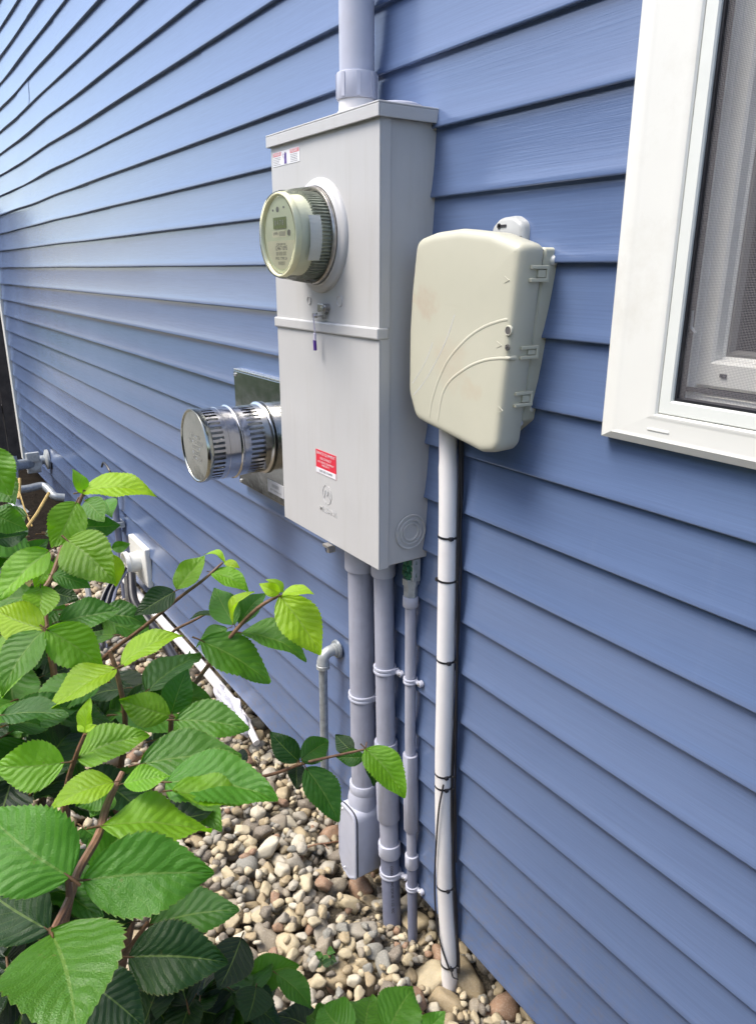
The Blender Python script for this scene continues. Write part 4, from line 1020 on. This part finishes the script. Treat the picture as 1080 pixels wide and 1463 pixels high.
# ------------------------------------------------------------------ shrub
def leaf_mesh(seed, droop=.15, fold=.18, wave=.02, ratio=.62, twist=0.0):
    rnd = random.Random(seed); nu, nv = 110, 18; vs = []; uvs = []; uv2 = []; nvein = rnd.uniform(8.2, 10.8)
    skew = rnd.uniform(-.06, .06); pk = rnd.uniform(.68, .84); pw = rnd.uniform(.62, .78)
    for i in range(nu+1):
        t = i/nu
        # ovate outline with drawn-out tip
        wdt = ratio*.5*((math.sin(math.pi*min(1, t**pk))**pw if 0 < t < 1 else 0))*(1-.50*t**3.2)
        for j in range(nv+1):
            a = (j/nv-.5)*2; sg = 1 if a > 0 else -1; aa = abs(a)
            s = t*nvein-(aa**.85)*(2.0+.5*math.sin(seed)) + .55*noise.noise(Vector((t*2.2, a*1.3, seed*3.1)))+.18*noise.noise(Vector((t*7, a*4, seed)))
            tooth = (s*2.0) % 1; ser = 1+.085*(tooth-.5) if aa > .93 else 1
            y = a*wdt*ser; x = t + aa*wdt*.16*(1-t) + (.008*tooth if aa > .93 else 0)
            fr = abs((s % 1)-.5)*2                       # 1 at vein, 0 between
            z = -.0 + abs(a)*wdt*fold*1.3 - (fr**3)*(.0036+.0022*(.5+noise.noise(Vector((t*3, a*2, seed+7)))))*min(1, aa*4)*(1-aa**6) - (.010*max(0, 1-aa*9))
            z += wave*math.sin(t*7+seed)*aa*aa*sg + wave*.9*math.sin(t*11+seed*2)*aa*aa
            z += .022*noise.noise(Vector((x*4, y*4, seed)))+.006*noise.noise(Vector((x*14, y*14, seed)))
            y += skew*math.sin(math.pi*t)*.5
            ang = twist*(t-.2); y, z = y*math.cos(ang)-z*math.sin(ang), y*math.sin(ang)+z*math.cos(ang)
            z += droop*4*(t-t*t)*.5 * 1.0
            vs.append((x, y, z)); uvs.append((max(.02, t*.98+.02), j/nv)); uv2.append((s+5, aa))
    fs = [(i*(nv+1)+j, (i+1)*(nv+1)+j, (i+1)*(nv+1)+j+1, i*(nv+1)+j+1) for i in range(nu) for j in range(nv)]
    # petiole
    n0 = len(vs); seg = 6; pts = [(-.11, 0, -.035), (-.05, 0, -.012), (.0, 0, .0), (.06, 0, droop*4*.06*.5-.006)]
    rad = [.013, .011, .010, .004]
    for k, p in enumerate(pts):
        for q in range(seg):
            th = 2*math.pi*q/seg; vs.append((p[0], rad[k]*math.cos(th), p[2]+rad[k]*math.sin(th))); uvs.append((0.0, .5)); uv2.append((.5, .5))
    for k in range(3):
        for q in range(seg):
            q2 = (q+1) % seg; fs.append((n0+k*seg+q, n0+k*seg+q2, n0+(k+1)*seg+q2, n0+(k+1)*seg+q))
    me = bpy.data.meshes.new('leaf'); me.from_pydata(vs, [], fs)
    ul = me.uv_layers.new(name='UVMap'); li = np.empty(len(me.loops), dtype=np.int32); me.loops.foreach_get('vertex_index', li)
    ul.data.foreach_set('uv', np.array(uvs)[li].ravel())
    u2 = me.uv_layers.new(name='Veins'); u2.data.foreach_set('uv', np.array(uv2)[li].ravel())
    me.polygons.foreach_set('use_smooth', [True]*len(me.polygons)); me.materials.append(M['leaf']); return me
LV = [leaf_mesh(1, .10, .14), leaf_mesh(2, .18, .20), leaf_mesh(3, .26, .15), leaf_mesh(4, .06, .25, .03), leaf_mesh(5, .14, .10, .035), leaf_mesh(6, .22, .28, .02, .62, .3),
      leaf_mesh(7, .12, .18, .03, .62, -.3), leaf_mesh(8, .42, .35, .02, .62, .1)]
TONE = dict(y=(.27, .45, .010), b=(.150, .33, .010), m=(.070, .205, .014), g=(.040, .135, .014), d=(.014, .055, .010), k=(.007, .026, .006), o=(.20, .16, .035))  # the darkest greens carry the shade deep in the shrub as leaf colour
root = Vector((-.72, -1.12, 0))
shrub = empty('shrub', root, 'leafy green shrub with serrated veined leaves filling the left foreground', 'shrub')
def place_leaf(B, T, width, tone, var=None, rnd=random, flip=1):
    ax = T-B; L = ax.length; x = ax.normalized()
    v = (CAM-(B+T)*.5).normalized(); n0 = (v-x*v.dot(x))
    if n0.length < 1e-4: n0 = Vector((0, 0, 1))
    n0.normalize(); c = max(.08, min(1, width/(.60*L))); a = math.acos(c)
    best = None
    for s in (-1, 1):
        n = Matrix.Rotation(a*s, 3, x) @ n0
        if best is None or n.z > best.z: best = n
    n = best*flip; y = n.cross(x)
    o = bpy.data.objects.new('leaf', LV[rnd.randrange(7) if var is None else var]); COL.objects.link(o); o.parent = shrub
    sc = L; ws = max(1.0, width/(.60*L)) if c >= 1 else 1.0
    m = Matrix(((x.x*sc, y.x*sc*ws, n.x*sc, B.x), (x.y*sc, y.y*sc*ws, n.y*sc, B.y), (x.z*sc, y.z*sc*ws, n.z*sc, B.z), (0, 0, 0, 1)))
    o.matrix_local = Matrix.Translation(-root) @ m
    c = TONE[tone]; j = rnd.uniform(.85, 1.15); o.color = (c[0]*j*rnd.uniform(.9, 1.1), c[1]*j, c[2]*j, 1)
    return o
# base px, tip px, apparent width px, distance, tone [, variant]
LEAVES = [
 (117,703,224,709,34,1.00,'y',2), (120,705,103,670,18,1.00,'b'), (109,717,74,783,50,.99,'b',0), (95,771,166,834,66,.97,'b',1), (150,714,160,740,26,1.08,'m'), (122,716,150,745,34,1.06,'m'),
 (120,752,172,750,30,1.05,'g'), (160,783,186,777,16,1.03,'m'), (158,792,166,838,24,1.00,'y'), (70,787,-4,858,42,.93,'b',3), (75,822,130,840,28,.95,'m'), (72,800,50,840,28,1.0,'b'), (58,838,55,888,44,.92,'b',0),
 (75,845,112,856,30,1.00,'d'), (47,831,10,843,18,1.02,'o'), (62,899,-6,872,52,.86,'y',1), (66,899,146,952,60,.85,'b',0), (62,901,2,995,46,.86,'m',2), (84,888,173,870,40,.92,'m',3),
 (-20,640,16,708,50,.90,'b'), (-12,680,22,722,44,.93,'m'), (-12,735,40,757,34,.95,'m'), (-8,770,40,762,26,1.05,'d'), (30,800,70,770,26,1.1,'g'),
 (173,952,262,908,32,.85,'y',2), (166,955,68,1018,36,.83,'y',1), (243,1023,170,1000,46,.85,'b',4), (245,1020,268,956,42,.88,'g',0), (250,1029,356,1042,54,.84,'m',0),
 (287,915,386,976,56,1.02,'m',0), (400,851,458,936,60,1.00,'y',0), (344,904,438,945,36,1.03,'m',5), (335,893,307,840,42,1.04,'m'), (333,891,364,846,12,1.00,'y',7), (342,893,380,848,30,1.06,'g'),
 (403,850,449,849,16,.98,'y',2), (400,847,370,834,20,1.00,'y',7), (405,846,380,828,14,1.02,'y',2), (252,842,293,793,32,1.04,'b',3), (250,845,192,880,34,1.03,'d',1), (302,818,356,846,28,1.04,'b',2), (294,792,322,806,9,1.06,'y',7), (320,804,343,812,12,1.05,'y',2),
 (317,882,270,885,8,1.08,'d'), (325,898,280,926,18,1.04,'m'), (345,905,310,935,20,1.05,'g'),
 (92,1090,-10,1096,62,.74,'b',0), (110,1084,214,1052,48,.76,'b',1), (122,1048,129,998,20,.74,'y',0), (122,1046,138,1036,8,.73,'y'), (120,1046,110,1036,8,.73,'y'), (200,1092,345,1082,66,.72,'m',0), (236,1118,397,1145,70,.70,'m',1), (246,1130,358,1147,38,.68,'b',3),
 (163,1118,70,1158,38,.66,'y',2), (176,1120,243,1110,32,.66,'b',4), (160,1128,108,1152,34,.70,'m'), (152,1128,130,1168,36,.72,'m'), (143,1181,302,1190,54,.65,'b',4), (118,1258,306,1248,96,.61,'m',0), (130,1240,180,1180,50,.68,'m',3),
 (100,1254,-22,1158,104,.60,'m',1), (74,1334,112,1486,130,.57,'m',0), (70,1330,-30,1262,86,.64,'d',5), (214,1322,342,1300,60,.86,'g',0), (183,1368,326,1376,76,.84,'d',1), (118,1398,208,1470,62,.72,'d',4),
 (354,1400,428,1380,40,1.12,'m',1), (395,1392,445,1442,30,1.10,'m',2), (345,1340,312,1415,52,.98,'k',0), (366,1410,352,1462,44,1.05,'d'),
 (500,1482,462,1438,54,1.00,'m',1), (552,1480,590,1412,58,1.00,'m',0), (520,1480,530,1425,50,1.02,'m',4), (600,1480,636,1446,28,1.02,'m'), (470,1480,440,1452,40,1.05,'g'),
 (430,1086,469,1060,36,1.20,'g',1), (437,1097,484,1175,46,1.18,'g',0), (505,1076,479,1050,26,1.24,'d'), (521,1082,480,1082,24,1.20,'g',4), (522,1070,578,1141,46,1.17,'b',1), (525,1078,534,1124,22,1.19,'d',5), (427,1088,386,1046,34,1.22,'d',0), (424,1092,425,1128,24,1.24,'k'),
]
random.seed(21)
FACT = .64
for L in LEAVES:
    bu, bv_, tu, tv, wpx, d, tone = L[:7]; var = L[7] if len(L) > 7 else None
    app = math.hypot(tu-bu, tv-bv_); need = wpx/FACT
    B = atd(bu, bv_, d); dt = 0
    if need > app: dt = min(.09, math.sqrt(need**2-app**2)*d/FPX)
    dt = dt if tv < bv_-app*.25 else -dt
    dt += random.uniform(-.012, .012)
    T = atd(tu, tv, d+dt); place_leaf(B, T, wpx*d/FPX, tone, var)
# lower leaves filling the shrub's body; dark tones paint in its inner shade
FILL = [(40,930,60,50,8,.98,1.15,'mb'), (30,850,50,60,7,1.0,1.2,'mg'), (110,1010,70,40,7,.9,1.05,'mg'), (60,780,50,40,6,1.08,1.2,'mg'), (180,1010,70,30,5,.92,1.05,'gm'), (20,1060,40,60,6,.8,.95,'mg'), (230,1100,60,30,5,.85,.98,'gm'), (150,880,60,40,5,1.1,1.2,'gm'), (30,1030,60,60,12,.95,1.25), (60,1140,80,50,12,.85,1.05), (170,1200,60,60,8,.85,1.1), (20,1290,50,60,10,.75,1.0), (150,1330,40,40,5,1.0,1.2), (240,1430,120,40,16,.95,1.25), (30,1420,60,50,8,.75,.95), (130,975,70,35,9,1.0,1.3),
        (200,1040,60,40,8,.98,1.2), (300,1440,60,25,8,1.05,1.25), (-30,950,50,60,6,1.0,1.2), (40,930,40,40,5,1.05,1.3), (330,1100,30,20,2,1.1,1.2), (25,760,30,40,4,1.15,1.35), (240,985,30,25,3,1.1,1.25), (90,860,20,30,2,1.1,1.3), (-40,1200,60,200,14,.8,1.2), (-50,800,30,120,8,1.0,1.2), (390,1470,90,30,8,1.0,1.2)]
for (cu, cv_, ru, rv, n, d0, d1, *tn) in FILL:
    for i in range(n):
        u = cu+random.gauss(0, .55)*ru; v = cv_+random.gauss(0, .55)*rv; d = random.uniform(d0, d1)
        B = atd(u, v, d); az = random.uniform(0, 6.28); ln = random.uniform(.06, .105)
        T = B+Vector((math.cos(az), math.sin(az), random.uniform(-.7, .15))).normalized()*ln
        if T.y > -.22 and d < 1.6: T.y = B.y-abs(T.y-B.y)
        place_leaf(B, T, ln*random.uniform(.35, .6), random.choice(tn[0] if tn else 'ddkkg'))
nl = sum(1 for o in shrub.children if o.name.startswith('leaf')); print('leaves', nl)
STEMS = [
 [(57,848,.98,.0022), (75,822,.99,.0032), (95,765,1.0,.0034), (108,730,1.0,.0028), (121,700,1.0,.0022)],
 [(75,822,1.0,.003), (64,850,1.02,.004), (66,900,1.0,.004), (80,1000,1.0,.0042), (60,1150,1.0,.0045)],
 [(120,965,1.15,.003), (160,930,1.12,.0028), (204,897,1.08,.0026), (255,855,1.05,.0024), (290,829,1.04,.002), (318,804,1.04,.0016)],
 [(233,1030,1.1,.003), (262,998,1.08,.003), (287,965,1.06,.003), (329,910,1.03,.0027), (367,870,1.01,.0026), (400,850,1.0,.002)],
 [(240,915,1.1,.002), (249,901,1.09,.002), (280,885,1.09,.0018), (308,869,1.1,.0015)],
 [(330,1120,1.3,.003), (395,1105,1.24,.0026), (430,1092,1.21,.0024), (480,1080,1.19,.002), (522,1071,1.18,.0017)],
 [(522,1071,1.18,.0014), (524,1060,1.18,.0006)],
 [(74,1334,.60,.0024), (100,1283,.62,.0030), (112,1245,.63,.0032), (140,1195,.65,.0034), (153,1150,.66,.0032), (175,1104,.67,.0024)],
 [(100,1283,.62,.0028), (96,1250,.61,.0015)],
 [(100,1283,.62,.0030), (80,1380,.70,.004), (60,1520,.80,.006)],
 [(120,1420,.95,.0036), (147,1391,.92,.003), (175,1367,.88,.0026), (212,1318,.86,.0022)],
 [(156,930,.85,.0022), (167,962,.86,.0026), (179,1032,.9,.003), (170,1120,1.0,.004)],
 [(265,995,1.02,.003), (288,965,1.04,.003)],
 [(245,1024,.86,.003), (240,1080,.95,.003), (215,1130,1.1,.004)],
 [(122,1048,.74,.0018), (108,1082,.76,.0022), (95,1130,.8,.003), (90,1220,.85,.004)],
 [(60,1150,1.0,.0045), (70,1330,1.15,.0055), (110,1560,1.35,.009)],
 [(170,1120,1.0,.0035), (150,1300,1.1,.0045), (120,1560,1.3,.008)],
 [(215,1130,1.1,.004), (190,1300,1.2,.007), (130,1560,1.35,.010)],
 [(120,965,1.15,.003), (100,1060,1.15,.005), (90,1250,1.15,.008)],
 [(354,1400,1.12,.0025), (372,1440,1.15,.003), (330,1520,1.2,.005)], [(552,1480,1.0,.003), (500,1560,1.0,.004)],
]
for st in STEMS:
    pts = [atd(u, v, d) for u, v, d, r in st]; rr = [r for *_, r in st]; n = 5
    c = catmull(pts, n); rad = [rr[min(len(rr)-1, i//n)]*(1-(i % n)/n)+rr[min(len(rr)-1, i//n+1)]*((i % n)/n) for i in range(len(c))]
    b = MB(); b.tube(c, rad, 8); b.obj('branch', M['bark'], shrub)
for u, v, d in ((110,1560,1.35), (120,1560,1.3), (130,1560,1.35), (60,1520,.80), (330,1520,1.2), (500,1560,1.0)):
    p = atd(u, v, d); b = MB(); b.tube(catmull([p, (p+root)*.5+Vector((.03, 0, .04)), root-Vector((0, 0, .05))], 6), .011, 8); b.obj('branch', M['bark'], shrub)
tw = MB(); random.seed(12)
tw.tube(catmull([atz(436, 1212, .035), atz(452, 1207, .05), atz(470, 1205, .048), atz(492, 1201, .035)], 5), .0028, 6); tw.tube([atz(462, 1206, .05), atz(470, 1214, .045)], .0018, 5)
tag(tw.obj('twig', M['bark']), 'thin reddish brown twig lying on the stones left of the boxy elbow fitting', 'twig')
# small weed in the stones
wd = empty('weed', atz(465, 1372, .06), 'small low green weed growing among the stones left of the conduits', 'weed')
random.seed(9)
sav = shrub; shrub = wd; root_s = root; root = Vector(wd.location)
for i in range(9):
    B = Vector(wd.location)+Vector((random.uniform(-.018, .018), random.uniform(-.018, .018), random.uniform(.0, .012))); az = random.uniform(0, 6.28)
    T = B+Vector((math.cos(az)*.026, math.sin(az)*.026, random.uniform(-.004, .012))); place_leaf(B, T, .020, random.choice('gd'))
shrub = sav; root = root_s
